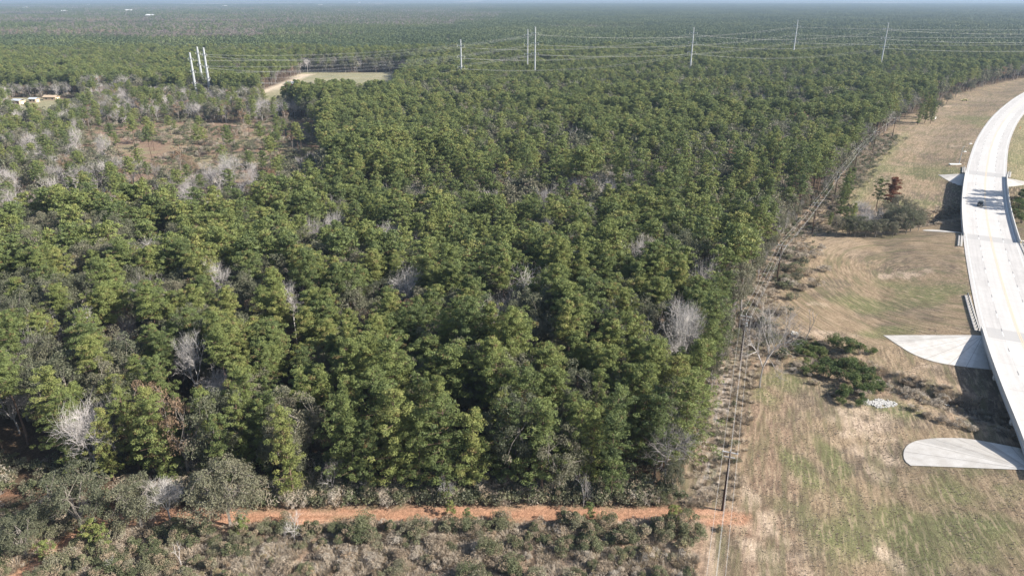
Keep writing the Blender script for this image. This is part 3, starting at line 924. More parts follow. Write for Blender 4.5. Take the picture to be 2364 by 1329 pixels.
def make_pine(seed, h=20.0, rmax=3.6, cb=.42, nbr=34, per=44, L=.50, W=.19, prad=1.0, sides=7, name="pine", dens=1.0, trunkr=.24, sparse=0.0, twigs=True, full=True):
    rng = np.random.default_rng(seed)
    T = trunk_path(h * .97, .012, rng)
    segs = []
    for i in range(len(T) - 1):
        r0 = trunkr * (1 - .82 * i / (len(T) - 1)); r1 = trunkr * (1 - .82 * (i + 1) / (len(T) - 1))
        segs.append((*(T[i] - (np.array((0, 0, .5)) if i == 0 else 0)), *T[i + 1], r0, r1))
    V1, F1 = seg_tubes(segs, sides)
    cents = []; rads = []; bs = []
    ph = rng.uniform(0, 6.28); am = rng.uniform(.05, .3)
    for i in range(nbr):
        t = (i + rng.uniform(0, 1)) / nbr
        if rng.random() < sparse: continue
        z = h * (cb + (.985 - cb) * t)
        az = i * 2.399 + rng.normal(0, .35)
        prof = max(.12, math.sin(pi * min(1, .26 + .70 * t)) ** .55)
        ln = rmax * prof * rng.uniform(.55, 1.2) * (1 + am * math.sin(az + ph))
        if t > .95: ln *= .75
        up = rng.uniform(.05, .38) + .25 * t
        o = path_at(T, z - ln * .12)
        dv = np.array((math.cos(az), math.sin(az), up)); dv /= np.linalg.norm(dv)
        tip = o + dv * ln
        bs.append((*o, *tip, .065, .02))
        k = 1 if ln < 1.1 else (2 if ln < 2.1 else 3)
        if full: k += 1
        for j in range(k):
            f = 1 - j * (.34 if full else .42) + rng.uniform(-.08, .08)
            c = o + dv * ln * f + rng.normal(0, .22, 3) * np.array((1, 1, .5)) * (1 if j == 0 else 1.5)
            side = np.array((-math.sin(az), math.cos(az), 0)) * rng.normal(0, .28) * ln * .5
            cents.append(c + side); rads.append(prad * rng.uniform(.62, 1.15) * (1 if ln > 1.2 else .85))
            if twigs and j: bs.append((*(o + dv * ln * f * .8), *(c + side), .03, .012))
    for j in range(3):
        cents.append(path_at(T, h * (.93 + .03 * j)) + rng.normal(0, .25, 3)); rads.append(prad * .75)
    cents = np.array(cents); rads = np.array(rads)
    if bs:
        V2, F2 = seg_tubes(bs, 3)
        F2 = F2 + len(V1); V1 = np.vstack([V1, V2]); F1 = list(map(list, F1)) + list(map(list, F2))
    tm = mesh_np(name + "_trunk", V1, [list(map(int, f)) for f in F1], M['pinebark'], False)
    V, F, tt = puffs(cents, rads, per, L, W, rng, .62, -.45, .55)
    return tm, V, F, tt, cents

def crown_mesh(name, V, F, tt, mat): return mesh_np(name, V, F, mat, False, fattr={'tint': tt})

def make_oak(seed, h=14.0, R=5.5, nb=60, per=110, L=.30, W=.20, br=1.35, name="oak", mat='oak', cbz=.35, gap=0.0, sides=6):
    rng = np.random.default_rng(seed)
    zc = h * (cbz + .5 * (1 - cbz)); hz = h * (1 - cbz) / 2
    d = rand_dirs(nb, rng, -.55)
    # lumpy dome
    ph = rng.uniform(0, 6.28, 3)
    lum = 1 + .16 * np.sin(3 * np.arctan2(d[:, 1], d[:, 0]) + ph[0]) + .12 * np.sin(5 * np.arctan2(d[:, 1], d[:, 0]) + ph[1])
    C = d * np.array((R - br * .5, R - br * .5, hz - br * .3)) * rng.uniform(.55, 1.0, (nb, 1)) ** .5 * lum[:, None]
    C[:, 2] += zc
    if gap: C = C[rng.random(len(C)) > gap]
    rad = br * rng.uniform(.6, 1.2, len(C))
    segs = [(0, 0, -.5, 0, 0, h * .22, .34, .28)]
    mains = []
    for i in range(6):
        az = i * 1.05 + rng.normal(0, .25)
        p1 = np.array((math.cos(az) * R * .33, math.sin(az) * R * .33, h * rng.uniform(.42, .6)))
        p2 = p1 + np.array((math.cos(az) * R * .3, math.sin(az) * R * .3, h * rng.uniform(.1, .22)))
        segs += [(0, 0, h * .22, *p1, .2, .13), (*p1, *p2, .13, .07)]; mains += [p1, p2]
    mains = np.array(mains)
    for c in C:
        j = np.argmin(np.linalg.norm(mains - c, axis=1))
        mid = (mains[j] + c) / 2 + rng.normal(0, .2, 3)
        segs += [(*mains[j], *mid, .06, .04), (*mid, *(c + (c - mid) * .35), .04, .015)]
    V1, F1 = seg_tubes(segs, sides if sides < 5 else 4)
    tm = mesh_np(name + "_trunk", V1, F1, M['oakbark'], False)
    V, F, tt = puffs(C, rad, per, L, W, rng, .75, -.6, .35, tint=np.clip(rng.normal(.45, .22, len(C)), 0, 1))
    return tm, V, F, tt, C

def make_bare(seed, h=13.0, spread=.55, levels=5, name="bare", thick=.22, twig=.020, fork=3, crook=.16, start=.35, sprays=5, bark='barebark'):
    rng = np.random.default_rng(seed)
    segs = []; tips = []
    def grow(p, d, ln, r, lv):
        n = 2 if lv < levels - 1 else 1
        q = p; dd = d
        for i in range(n):
            dd = dd + rng.normal(0, crook, 3); dd[2] += .05; dd = dd / np.linalg.norm(dd)
            e = q + dd * ln / n
            r1 = max(twig * .7, r * (1 - .22 * (i + 1) / n))
            segs.append((*q, *e, max(r * (1 - .22 * i / n), twig * .7), r1)); q = e
            if lv >= 1 and lv < levels and rng.random() < .75:
                sd = rng.normal(size=3); sd = dd * .6 + sd / np.linalg.norm(sd) * .75; sd /= np.linalg.norm(sd)
                grow(q, sd, ln * .55, r * .45, lv + 1)
        if lv >= levels:
            for _ in range(sprays):
                sd = dd * .8 + rng.normal(0, .55, 3); sd[2] += .1; sd /= np.linalg.norm(sd)
                e = q + sd * rng.uniform(.5, 1.25); e2 = e + (sd + rng.normal(0, .35, 3)) * rng.uniform(.25, .6)
                segs.append((*q, *e, twig * .55, twig * .4)); segs.append((*e, *e2, twig * .4, twig * .25))
            return
        k = fork if lv < 2 else (3 if rng.random() < .5 else 2)
        a0 = rng.uniform(0, 6.28)
        for i in range(k):
            az = a0 + 2 * pi * i / k + rng.normal(0, .3)
            u = np.cross(dd, (0, 0, 1.) if abs(dd[2]) < .95 else (1., 0, 0)); u /= np.linalg.norm(u); w = np.cross(dd, u)
            nd = dd + (u * math.cos(az) + w * math.sin(az)) * spread * rng.uniform(.7, 1.35); nd[2] = nd[2] * .9 + .12; nd /= np.linalg.norm(nd)
            grow(q, nd, ln * rng.uniform(.62, .86), r * .62, lv + 1)
    grow(np.array((0, 0, -.4)), np.array((rng.normal(0, .08), rng.normal(0, .08), 1.)), h * start, thick, 0)
    S = np.array(segs)
    top = S[:, 5].max()
    hi = S[:, 2] > .45 * top
    cx_, cy_, cz_ = S[hi, 0].mean(), S[hi, 1].mean(), S[hi, 2].mean()      # balance the crown over its trunk
    for a_, z_ in ((0, 2), (3, 5)):
        f_ = np.clip(S[:, z_] / cz_, 0, 1.2)
        S[:, a_] -= cx_ * f_ * .9; S[:, a_ + 1] -= cy_ * f_ * .9
    S[:, 2] *= h / top; S[:, 5] *= h / top
    big = S[:, 6] > .05
    if big.all(): big = S[:, 6] > np.median(S[:, 6])
    V1, F1 = seg_tubes(S[big], 5); V2, F2 = seg_tubes(S[~big], 3)
    V3, F3 = V1, F1
    return mesh_np(name + "_trunk", V3, F3, M[bark], False), mesh_np(name + "_branches", V2, F2, M[bark], False)

def make_bush(seed, R=1.5, h=2.2, nb=12, per=70, L=.24, W=.13, mat='bush', name="bush", flat=.8):
    rng = np.random.default_rng(seed)
    d = rand_dirs(nb, rng, -.1)
    C = d * np.array((R * .8, R * .8, h * .5)) * rng.uniform(.4, 1.15, (nb, 1)); C[:, 2] += h * .42
    rad = rng.uniform(.32, .6, nb) * min(R, h) * .75
    V, F, tt = puffs(C, rad, per, L, W, rng, flat, -.7, .35)
    segs = [(0, 0, -.2, *c, .04, .015) for c in C]
    V1, F1 = seg_tubes(segs, 3)
    return mesh_np(name + "_stems", V1, F1, M['oakbark']), V, F, tt, C

def make_drytuft(seed, n=150, R=.7, h=.9, w=.02, mat='dry', name="tuft"):
    rng = np.random.default_rng(seed)
    r = np.sqrt(rng.random(n)) * R * .6; a = rng.uniform(0, 6.28, n)
    b = np.c_[r * np.cos(a), r * np.sin(a), np.zeros(n) - .05]
    out = np.c_[np.cos(a), np.sin(a), np.zeros(n)]
    hh = h * rng.uniform(.45, 1.1, n)
    tip = b + out * (R * rng.uniform(.1, .8, n))[:, None] + np.c_[rng.normal(0, .1, n), rng.normal(0, .1, n), hh]
    sd = np.c_[-np.sin(a + rng.normal(0, .8, n)), np.cos(a), np.zeros(n)] * w
    V = np.stack([b - sd, b + sd, tip + sd * .5, tip - sd * .5], 1).reshape(-1, 3)
    F = np.arange(4 * n).reshape(n, 4)
    return mesh_np(name, V, F, M[mat], fattr={'tint': rng.uniform(0, 1, n)})

# near kinds, full detail: (trunk mesh, crown mesh)
PINES = []
for i in range(8):
    hh = (19, 21, 20, 18, 22, 20, 17, 21)[i]; rm = (3.3, 3.0, 3.6, 3.3, 3.1, 3.8, 2.9, 2.8)[i]; cb = (.58, .60, .56, .58, .62, .54, .52, .64)[i]
    tm, V, F, tt, _ = make_pine(100 + i, hh, rm, cb, nbr=(50, 46, 54, 48, 44, 56, 44, 40)[i], per=76, L=.36, W=.105, prad=.74)
    PINES.append((tm, crown_mesh("pine_crown", V, F, tt, M['pine']), hh))
TALLPINES = []
for i in range(4):
    tm, V, F, tt, _ = make_pine(150 + i, 26, 3.6 + .3 * (i % 2), .58, nbr=32, per=70, L=.5, W=.16, prad=1.0)
    TALLPINES.append((tm, crown_mesh("pine_crown", V, F, tt, M['pine']), 26))
EDGEPINES = []
for i in range(5):
    tm, V, F, tt, _ = make_pine(200 + i, 18 + i % 3, 3.2 + .35 * (i % 3), .10 + .03 * i, nbr=66, per=70, L=.36, W=.105, prad=.74, sparse=.22)
    EDGEPINES.append((tm, crown_mesh("pine_crown", V, F, tt, M['pine']), 19 + i % 3))
YOUNG = []
for i in range(3):
    tm, V, F, tt, _ = make_pine(230 + i, 5.0, 1.5, .15, nbr=16, per=40, L=.34, W=.12, prad=.5, trunkr=.07)
    YOUNG.append((tm, crown_mesh("pine_crown", V, F, tt, M['pine']), 5))
OAKS = []
for i in range(6):
    hh = (14, 13, 15, 12, 16, 13)[i]; R = (5.8, 5.0, 5.6, 4.6, 5.2, 6.3)[i]
    tm, V, F, tt, _ = make_oak(300 + i, hh, R, nb=(95, 80, 90, 70, 85, 105)[i], per=150, L=.27, W=.16, br=1.25, cbz=.16, gap=.03)
    OAKS.append((tm, crown_mesh("oak_crown", V, F, tt, M['oak']), hh))
AUTUMN = []
for i in range(3):
    tm, V, F, tt, _ = make_oak(340 + i, 13, 3.8, nb=50, per=60, L=.26, W=.16, br=1.1, cbz=.3, gap=.15)
    AUTUMN.append((tm, crown_mesh("autumn_crown", V, F, tt, M['autumn']), 13))
BARES = [make_bare(400 + i, (13, 12, 14, 11, 13, 12)[i], (.5, .7, .42, .62, .55, .75)[i], 5, thick=.21, fork=(3, 4, 3, 3, 4, 4)[i], twig=.018, sprays=1, start=(.34, .26, .4, .3, .28, .22)[i]) for i in range(6)]
M['whitebark'] = plain_mat("bleached_white_bark", (.40, .38, .365), .85, .1, vary=.2, scale=1.2)
WHITEB = [make_bare(480 + i, 13, (.42, .5, .6)[i], 5, thick=.20, fork=(2, 3, 3)[i], twig=.020, sprays=3, start=(.30, .34, .26)[i], crook=.12, bark='whitebark') for i in range(3)]
SMALLB = [make_bare(430 + i, 12, (.5, .62, .45)[i], 4, thick=.17, fork=3, twig=.03, sprays=1, start=.25) for i in range(3)]
THINB = [make_bare(440 + i, 12, .34, 4, thick=.15, fork=2, twig=.022, sprays=2, crook=.09, start=.38, name="thin") for i in range(3)]
SNAGS = [make_bare(450 + i, 11, .45, 2, thick=.26, fork=2, twig=.05, crook=.22, start=.5, name="snag") for i in range(3)]
BUSHES = []
for i in range(6):
    tm, V, F, tt, _ = make_bush(500 + i, (1.6, 1.3, 1.9, 1.2, 2.2, 1.5)[i], (2.2, 2.6, 2.4, 1.6, 2.6, 1.8)[i], nb=(14, 12, 18, 10, 22, 12)[i], per=190, L=.17, W=.085)
    BUSHES.append((tm, crown_mesh("bush_foliage", V, F, tt, M['bush'])))
M['creekleaf'] = leaf_mat("creek_bush_leaves", [(0, (.055, .082, .032)), (.4, (.092, .130, .044)), (.7, (.135, .170, .056)), (1, (.19, .215, .075))], dead=(.17, .12, .07), dead_at=.95)
CREEKB = []
for i in range(4):
    tm, V, F, tt, _ = make_bush(520 + i, (1.6, 1.3, 1.9, 1.5)[i], (2.4, 2.6, 2.6, 2.2)[i], nb=(16, 14, 20, 14)[i], per=150, L=.19, W=.10)
    CREEKB.append((tm, crown_mesh("bush_foliage", V, F, tt, M['creekleaf'])))
DRYB = []
for i in range(4):
    tm, V, F, tt, _ = make_bush(540 + i, (1.5, 1.2, 1.8, 1.4)[i], (1.7, 1.4, 1.9, 2.0)[i], nb=12, per=85, L=.42, W=.05)
    DRYB.append((tm, crown_mesh("brush_twigs", V, F, tt, M['dry'])))

# ------------------------------------------------------------------ placing trees
def put_tree(name, pair, label, cat, loc, rz=0.0, sc=1.0, group=None, cname='crown', tname='trunk', lean=0.0):
    r = thing(name, label, cat, loc, rz, group, (sc, sc, sc) if not hasattr(sc, '__len__') else sc)
    if lean: r.rotation_euler = (lean, 0, rz)
    t = bpy.data.objects.new(tname, pair[0]); COL.objects.link(t); t.parent = r
    c = bpy.data.objects.new(cname, pair[1]); COL.objects.link(c); c.parent = r
    return r

def jitter_grid(x0, x1, y0, y1, step, seed, jit=.42):
    rng = np.random.default_rng(seed)
    ys = np.arange(y0, y1, step * .88)
    X = []; Y = []
    for i, y in enumerate(ys):
        xs = np.arange(x0 + (i % 2) * step / 2, x1, step)
        X.append(xs + rng.uniform(-jit, jit, len(xs)) * step); Y.append(y + rng.uniform(-jit, jit, len(xs)) * step)
    return np.concatenate(X), np.concatenate(Y)

def frustum(x, y, mx=25.0, k=.80):
    return (np.abs(x) < y * k + mx)

# hand-placed conspicuous trees first; each keeps a clear circle round it
TAKEN = []
def at_top(px, py, h):
    x, y = G(px, py, h); return x, y
BARE_SPOTS = [  # px, py of the crown top, height, variant, wording
    (420, 752, 14, 0, "large white bare tree standing alone among pines in the lower left"),
    (665, 632, 12, 0, "slender white bare tree right of the oaks, left of centre"),
    (935, 602, 13, 4, "vase-shaped pale bare tree in the pine forest near the centre"),
    (715, 488, 12, 5, "wide spreading silver-grey bare tree beside the dark pines"),
    (762, 466, 13, 2, "thin bare tree behind the wide silver bare tree"),
    (1325, 533, 12, 1, "rounded bare grey tree below the tall pine edge"),
    (1590, 690, 14, 5, "twisting silver bare tree by the forest's right side"),
    (1575, 735, 12, 3, "lower pale bare tree in front of the twisting silver one"),
    (1625, 555, 15, 1, "large grey bare tree near the right forest edge"),
    (1468, 560, 11, 3, "pale bare tree right of the rounded bare one"),
    (1462, 720, 11, 1, "pale pinkish bare tree in dense pines right of centre"),
    (1412, 680, 11, 4, "small white bare tree left above the pinkish bare one"),
    (100, 535, 11, 1, "low bare tree at the far left among pines"),
    (495, 590, 14, 0, "bare white leaning tree left of the olive oaks"),
    (335, 612, 12, 2, "slim bare tree peeping from the left pine canopy"),
    (185, 692, 12, 0, "pair-like bare white tree in a dark gap at left"),
    (275, 705, 9, 3, "brownish bare tree top in the left pine canopy"),
    (520, 352, 12, 1, "bushy silver bare tree in the brown clearing"),
    (425, 410, 12, 4, "grey bare tree below the clearing"),
    (235, 435, 12, 2, "thin forked bare tree left below the clearing"),
    (960, 520, 9, 3, "small bare tree above the vase-shaped one"),
    (900, 510, 10, 1, "brown-grey bare tree right of the silver bare tree"),
    (1165, 660, 11, 2, "narrow pale bare tree at the middle of the forest"),
    (1110, 560, 9, 0, "grey bare tree top near the middle of the photo"),
    (1345, 655, 9, 3, "faint bare tree below the rounded bare one"),
    (225, 885, 9, 1, "grey bare tree half hidden at the lower left"),
    (1030, 1090, 7, 4, "pale bare sapling in front of the pines above the red track"),
    (1350, 1090, 7, 3, "grey bare sapling by the red track right of centre"),
    (1785, 690, 15, 2, "tall thin leafless tree beside the wooden poles"),
    (760, 1045, 9, 0, "pale bare sapling under the dark pines left of centre"),
    (490, 840, 8, 4, "small bare tree right of the large white bare tree"),
    (1255, 430, 10, 4, "bare tree in front of tall pine trunks"),
    (60, 295, 10, 1, "wide grey bare tree near the pale house"),
    (165, 285, 12, 5, "broad lilac-grey bare tree behind the pale house"),
    (230, 300, 11, 1, "bare grey tree right of the pale house"),
]
bare_objs = 0
for px, py, h, v, lab in BARE_SPOTS:
    low_ = py > 1020 or h <= 7
    if low_: h -= 6.5
    x, y = at_top(px, py, h + 6.5)
    hb = (13, 12, 14, 11, 13, 12)[v]
    k_ = (h + 6.5) / hb
    put_tree("bare_tree", SMALLB[v % 3] if h <= 1 or low_ and h < 3 else (WHITEB[v % 3] if 'white' in lab or 'silver bare' in lab or 'pale bare tree' in lab else BARES[v]), lab, "tree", (x, y, zg1(x, y)), random.uniform(0, 6.28), (k_ * (.52 if 'alone' in lab else .6),) * 2 + (k_,), "bare trees among the forest", cname='branches')
    TAKEN.append((x, y, 5.0 if 'alone' in lab else 3.4 if h > 9 else 2.2)); bare_objs += 1

def near_taken(x, y, f=1.0):
    m = np.zeros(x.shape, bool)
    for a, b, r in TAKEN: m |= (x - a) ** 2 + (y - b) ** 2 < (r * f) ** 2
    return m

# broad oaks seen in the lower left
for px, py, h, v, lab in ((505, 1068, 12.5, 5, "big olive oak with a round crown at the track's left end"),
                          (150, 1085, 12.5, 0, "broad grey-green oak near the lower left corner"),
                          (300, 1105, 10, 3, "smaller olive oak between the big oak and the corner oak"),
                          (30, 1190, 8, 3, "olive oak cut by the lower left edge of the photo"),
                          (740, 560, 14, 5, "wide olive oak crown in the oak patch left of centre"),
                          (620, 590, 13, 0, "olive oak at the left of the oak patch"),
                          (820, 580, 13, 2, "brownish olive oak at the right of the oak patch"),
                          (700, 520, 13, 4, "dark olive oak at the back of the oak patch"),
                          (560, 640, 12, 1, "olive oak left below the oak patch"),
                          (290, 780, 12, 1, "olive oak left of the large white bare tree"),
                          (120, 820, 13, 2, "grey-green oak in the lower left forest"),
                          (1520, 690, 13, 4, "olive oak left of the twisting silver bare tree"),
                          (1260, 740, 12, 1, "dark oak in a shaded hollow right of centre"),
                          (1500, 545, 13, 2, "grey-olive oak behind the right-hand bare trees")):
    if py < 1000: h += 4.5
    x, y = at_top(px, py, h)
    pr = OAKS[v]
    put_tree("oak_tree", pr, lab, "tree", (x, y, zg1(x, y)), random.uniform(0, 6.28), h / pr[2], "olive oaks in the forest")
    TAKEN.append((x, y, 4.6))
# white dead tree by the track
x, y = G(395, 1205)
put_tree("dead_tree", WHITEB[2], "pinkish-white dead tree with a bowed trunk over the red track", "tree", (x, y, zg1(x, y)), 1.1, .72, None, cname='branches')
TAKEN.append((x, y, 3.5))

# the random forest
Xc, Yc = jitter_grid(-1000, 1000, 84, 1060, 4.5, 5)
keep = inside(FOREST, Xc, Yc) & frustum(Xc, Yc) & ~inside(MEADOW, Xc, Yc) & ~inside(YARD, Xc, Yc)
Xc, Yc = Xc[keep], Yc[keep]
keep = ~near_taken(Xc, Yc)
for a, b, r in TAKEN:                                   # nothing tall stands right in front of a conspicuous tree
    u = np.array((a, b)) / math.hypot(a, b)
    al = (a - Xc) * u[0] + (b - Yc) * u[1]; ac = np.abs((a - Xc) * u[1] - (b - Yc) * u[0])
    keep &= ~((al > -1) & (al < (.14 * b if r == 5.0 else np.clip(.07 * b, 7, 18))) & (ac < r * .95))
for a, b in ((G(463, 214)[0], 640),):
    keep &= ~((Yc > 600) & (Yc < 655) & (np.abs(Xc / Yc - a / G(463, 214)[1]) < .022))
keep &= pl_dist(TRACK, Xc, Yc)[0] > 3.0
keep &= ~((Yc < 101) & (Xc < -38))
dl = pl_dist(FOREST_EDGE, Xc, Yc)[0]
keep &= dl > .5
Xc, Yc = Xc[keep], Yc[keep]
rng = np.random.default_rng(91)
R1 = rng.random(len(Xc)); R2 = rng.random(len(Xc)); R3 = rng.random(len(Xc))
hard = fbm(Xc / 55, Yc / 45, 71, 3)                    # hardwood patches
inclear = inside(CLEAR, Xc, Yc)
ZO = np.vstack([GP([(-100, 212), (620, 236), (740, 290)]), GP([(760, 420), (560, 450), (300, 478), (-100, 480)], 14)])
zone_open = inside(ZO, Xc, Yc)
zone_mixed = inside(GP([(1250, 560), (1500, 500), (1800, 480), (1960, 300), (2364, 190), (2364, 130), (1500, 170), (1700, 330), (1500, 430), (1300, 520)]), Xc, Yc)
ph_ = hard + .14 * sst(650, 1000, Yc) * sst(-.05, -.4, Xc / Yc) + np.where(zone_open, .20, 0) + np.where(zone_mixed, .09, 0)
front = Yc < 128
ph_ = np.where(front & (Xc > -42), ph_ - .3, ph_)
KIND = np.full(len(Xc), 'pine', dtype=object)
KIND[(ph_ > .51) & (R1 < .60)] = 'oak'
KIND[(ph_ > .51) & (R1 > .85)] = 'bare'
KIND[(ph_ <= .51) & (R1 > .955)] = 'bare'
KIND[(ph_ <= .51) & (R1 < .20)] = 'oak'
KIND[(R3 > .985)] = 'autumn'
KIND[zone_open & (R1 <= .42)] = 'oak'
KIND[zone_open & (R1 > .42)] = 'pine'
KIND[zone_open & (R1 > .58)] = 'bare'
KIND[zone_open & (R3 > .95)] = 'autumn'
# spacing: oaks are wide, clearings open, the hollow before the tall pines low
drop = (inclear & (R2 < .78)) | (zone_open & (R2 < .36)) | ((KIND == 'oak') & (R2 > .68)) | ((KIND == 'bare') & (R2 > .78))
drop |= (fbm(Xc / 14, Yc / 14, 77, 2) > .70) & (R2 < .7)
drop |= (R2 < .07)
band = (Yc > 262 + 8 * vnoise(Xc / 20, Xc / 20, 4)) & (Yc < 272 + 8 * vnoise(Xc / 20, Xc / 20, 4)) & (Xc > -65) & (Xc < 105)
Xc, Yc, KIND, R1, R2, R3, hard = [a[~drop] for a in (Xc, Yc, KIND, R1, R2, R3, hard)]
HS = .72 + .46 * fbm(Xc / 45, Yc / 45, 88, 2) + rng.uniform(-.15, .14, len(Xc))
tall = (Yc > 270) & (Yc < 330) & (Xc > -70) & (Xc < 130)
low = (Yc > 235) & (Yc < 272) & (Xc > -70) & (Xc < 110)
HS = np.where(low, HS * .88, HS)
HS = np.where(tall, HS * .88, HS)
def zone_open_d(a, b): return inside(ZO, a, b)
HS = np.where(zone_open_d(Xc, Yc), HS * .76, HS)
ZC = zg(Xc, Yc)
IV = in_view(Xc, Yc, 12, 20)
PXC, PYC, _ = P(Xc, Yc, 18)
order = np.argsort(Yc)

ORD = lambda n: "%d%s" % (n, "th" if 10 < n % 100 < 14 else {1: "st", 2: "nd", 3: "rd"}.get(n % 10, "th"))
ROWW = ["front", "second", "third", "fourth", "fifth", "sixth", "seventh", "eighth", "ninth", "tenth", "eleventh", "twelfth",
        "thirteenth", "fourteenth", "fifteenth", "sixteenth", "seventeenth", "eighteenth", "nineteenth", "twentieth"]
LIM = {'pine': 285, 'oak': 240, 'bare': 90, 'autumn': 60}
chosen = {k: [] for k in LIM}
for i in order:
    k = KIND[i]
    if IV[i] and len(chosen[k]) < LIM[k] and Yc[i] < 420: chosen[k].append(i)
NEAR = set()
edge_d = pl_dist(FOREST_EDGE, Xc, Yc)[0]
def is_edge(i): return Yc[i] < 113 or edge_d[i] < 6
for k, idx in chosen.items():
    if not idx: continue
    idx = np.array(idx); NEAR |= set(int(i) for i in idx)
    rows = {}
    rw = 11.0 if k == 'pine' else 28.0
    for i in idx: rows.setdefault(int((Yc[i] - 84) // rw), []).append(i)
    for rr, (r, members) in enumerate(sorted(rows.items())):
        members.sort(key=lambda i: PXC[i])
        for j, i in enumerate(members):
            rz = R3[i] * 40; hs = HS[i]
            place = "%s from the left, %s row behind the red track" % (ORD(j + 1), ROWW[min(rr, 19)])
            loc = (Xc[i], Yc[i], ZC[i])
            if k == 'pine':
                if is_edge(i): pr = EDGEPINES[int(R2[i] * 97) % 5]; d_ = "pine with low green boughs"
                elif tall[i]: pr = TALLPINES[int(R2[i] * 97) % 4]; d_ = "tall straight-trunked pine"
                else: pr = PINES[int(R2[i] * 97) % 8]; d_ = "bushy-topped green pine"
                wx = .80 + .42 * ((R3[i] * 13.7) % 1)
                put_tree("pine_tree", pr, d_ + ", " + place, "pine", loc, rz, (hs * wx, hs * wx, hs), "pines of the near forest")
            elif k == 'oak':
                pr = OAKS[int(R2[i] * 97) % 6]
                put_tree("oak_tree", pr, "olive-green oak, " + place, "tree", loc, rz, (hs * .98, hs * .98, hs * 1.18), "olive oaks in the forest")
            elif k == 'bare':
                v = int(R2[i] * 97) % 6
                put_tree("bare_tree", BARES[v], "leafless grey tree, " + place, "tree", loc, rz, (hs * 1.0, hs * 1.0, hs * 1.36), "bare trees among the forest", cname='branches')
            else:
                pr = AUTUMN[int(R2[i] * 97) % 3]
                put_tree("autumn_tree", pr, "brown-leaved autumn tree, " + place, "tree", loc, rz, (hs, hs, hs * 1.25), "brown-leaved trees in the forest")

# ------------------------------------------------------------------ scatter objects for what nobody could count
def scatter(name, pts, rot, scl, idx, meshes, label=None, cat=None):
    coll = bpy.data.collections.new(name + "_kinds")
    for j, parts in enumerate(meshes):
        # one object per kind: join trunk and crown into one mesh
        o = bpy.data.objects.new("%s_kind_%02d" % (name, j), parts); coll.objects.link(o)
    me = bpy.data.meshes.new(name)
    n = len(pts)
    me.vertices.add(n); me.vertices.foreach_set("co", np.asarray(pts, np.float32).ravel())
    a = me.attributes.new("spin", 'FLOAT_VECTOR', 'POINT'); a.data.foreach_set("vector", np.c_[np.zeros(n), np.zeros(n), rot].astype(np.float32).ravel())
    a = me.attributes.new("size", 'FLOAT_VECTOR', 'POINT'); a.data.foreach_set("vector", np.asarray(scl, np.float32).ravel())
    a = me.attributes.new("pick", 'INT', 'POINT'); a.data.foreach_set("value", np.asarray(idx, np.int32))
    o = link(name, me)
    ng = bpy.data.node_groups.new(name + "_nodes", 'GeometryNodeTree')
    ng.interface.new_socket("Geometry", in_out='INPUT', socket_type='NodeSocketGeometry')
    ng.interface.new_socket("Geometry", in_out='OUTPUT', socket_type='NodeSocketGeometry')
    gi = ng.nodes.new("NodeGroupInput"); go = ng.nodes.new("NodeGroupOutput")
    ip = ng.nodes.new("GeometryNodeInstanceOnPoints")
    ci = ng.nodes.new("GeometryNodeCollectionInfo"); ci.inputs[0].default_value = coll
    ci.inputs[1].default_value = True; ci.inputs[2].default_value = True
    def na(nm, t):
        q = ng.nodes.new("GeometryNodeInputNamedAttribute"); q.data_type = t; q.inputs[0].default_value = nm; return q.outputs[0]
    ng.links.new(gi.outputs[0], ip.inputs['Points'])
    ng.links.new(ci.outputs[0], ip.inputs['Instance'])
    ip.inputs['Pick Instance'].default_value = True
    ng.links.new(na("pick", 'INT'), ip.inputs['Instance Index'])
    ng.links.new(na("spin", 'FLOAT_VECTOR'), ip.inputs['Rotation'])
    ng.links.new(na("size", 'FLOAT_VECTOR'), ip.inputs['Scale'])
    ng.links.new(ip.outputs[0], go.inputs[0])
    md = o.modifiers.new("scatter", 'NODES'); md.node_group = ng
    return tag(o, label, cat, kind='stuff')

def joined(name, tm, V, F, tt, mat):
    """trunk mesh data plus crown quads in one mesh with two materials"""
    nv = len(tm.vertices); co = np.empty(nv * 3, np.float32); tm.vertices.foreach_get("co", co); co = co.reshape(-1, 3)
    faces = [list(p.vertices) for p in tm.polygons]
    fl = faces + (F + nv).tolist()
    midx = [0] * len(faces) + [1] * len(F)
    return mesh_np(name, np.vstack([co, V]), fl, mats=[tm.materials[0], mat], midx=midx, fattr={'tint': np.r_[np.zeros(len(faces)), tt]})

MIDP = []
for i in range(6):
    tm, V, F, tt, _ = make_pine(600 + i, 20, 3.2 + .3 * (i % 3), .56, nbr=34, per=30, L=.62, W=.21, prad=.84, sides=4, twigs=False, full=False)
    MIDP.append(joined("mid_pine", tm, V, F, tt, M['pine']))
for i in range(3):
    tm, V, F, tt, _ = make_pine(620 + i, 26, 3.5, .60, nbr=22, per=30, L=.7, W=.26, prad=1.05, sides=4, twigs=False, full=False)
    MIDP.append(joined("mid_pine", tm, V, F, tt, M['pine']))
MIDO = []
for i in range(4):
    tm, V, F, tt, _ = make_oak(640 + i, 14, 5.2, nb=42, per=26, L=.7, W=.45, br=1.5, cbz=.2)
    MIDO.append(joined("mid_oak", tm, V, F, tt, M['oak']))
for i in range(2):
    tm, V, F, tt, _ = make_oak(650 + i, 13, 4.0, nb=28, per=22, L=.6, W=.35, br=1.2, cbz=.25)
    MIDO.append(joined("mid_autumn", tm, V, F, tt, M['autumn']))
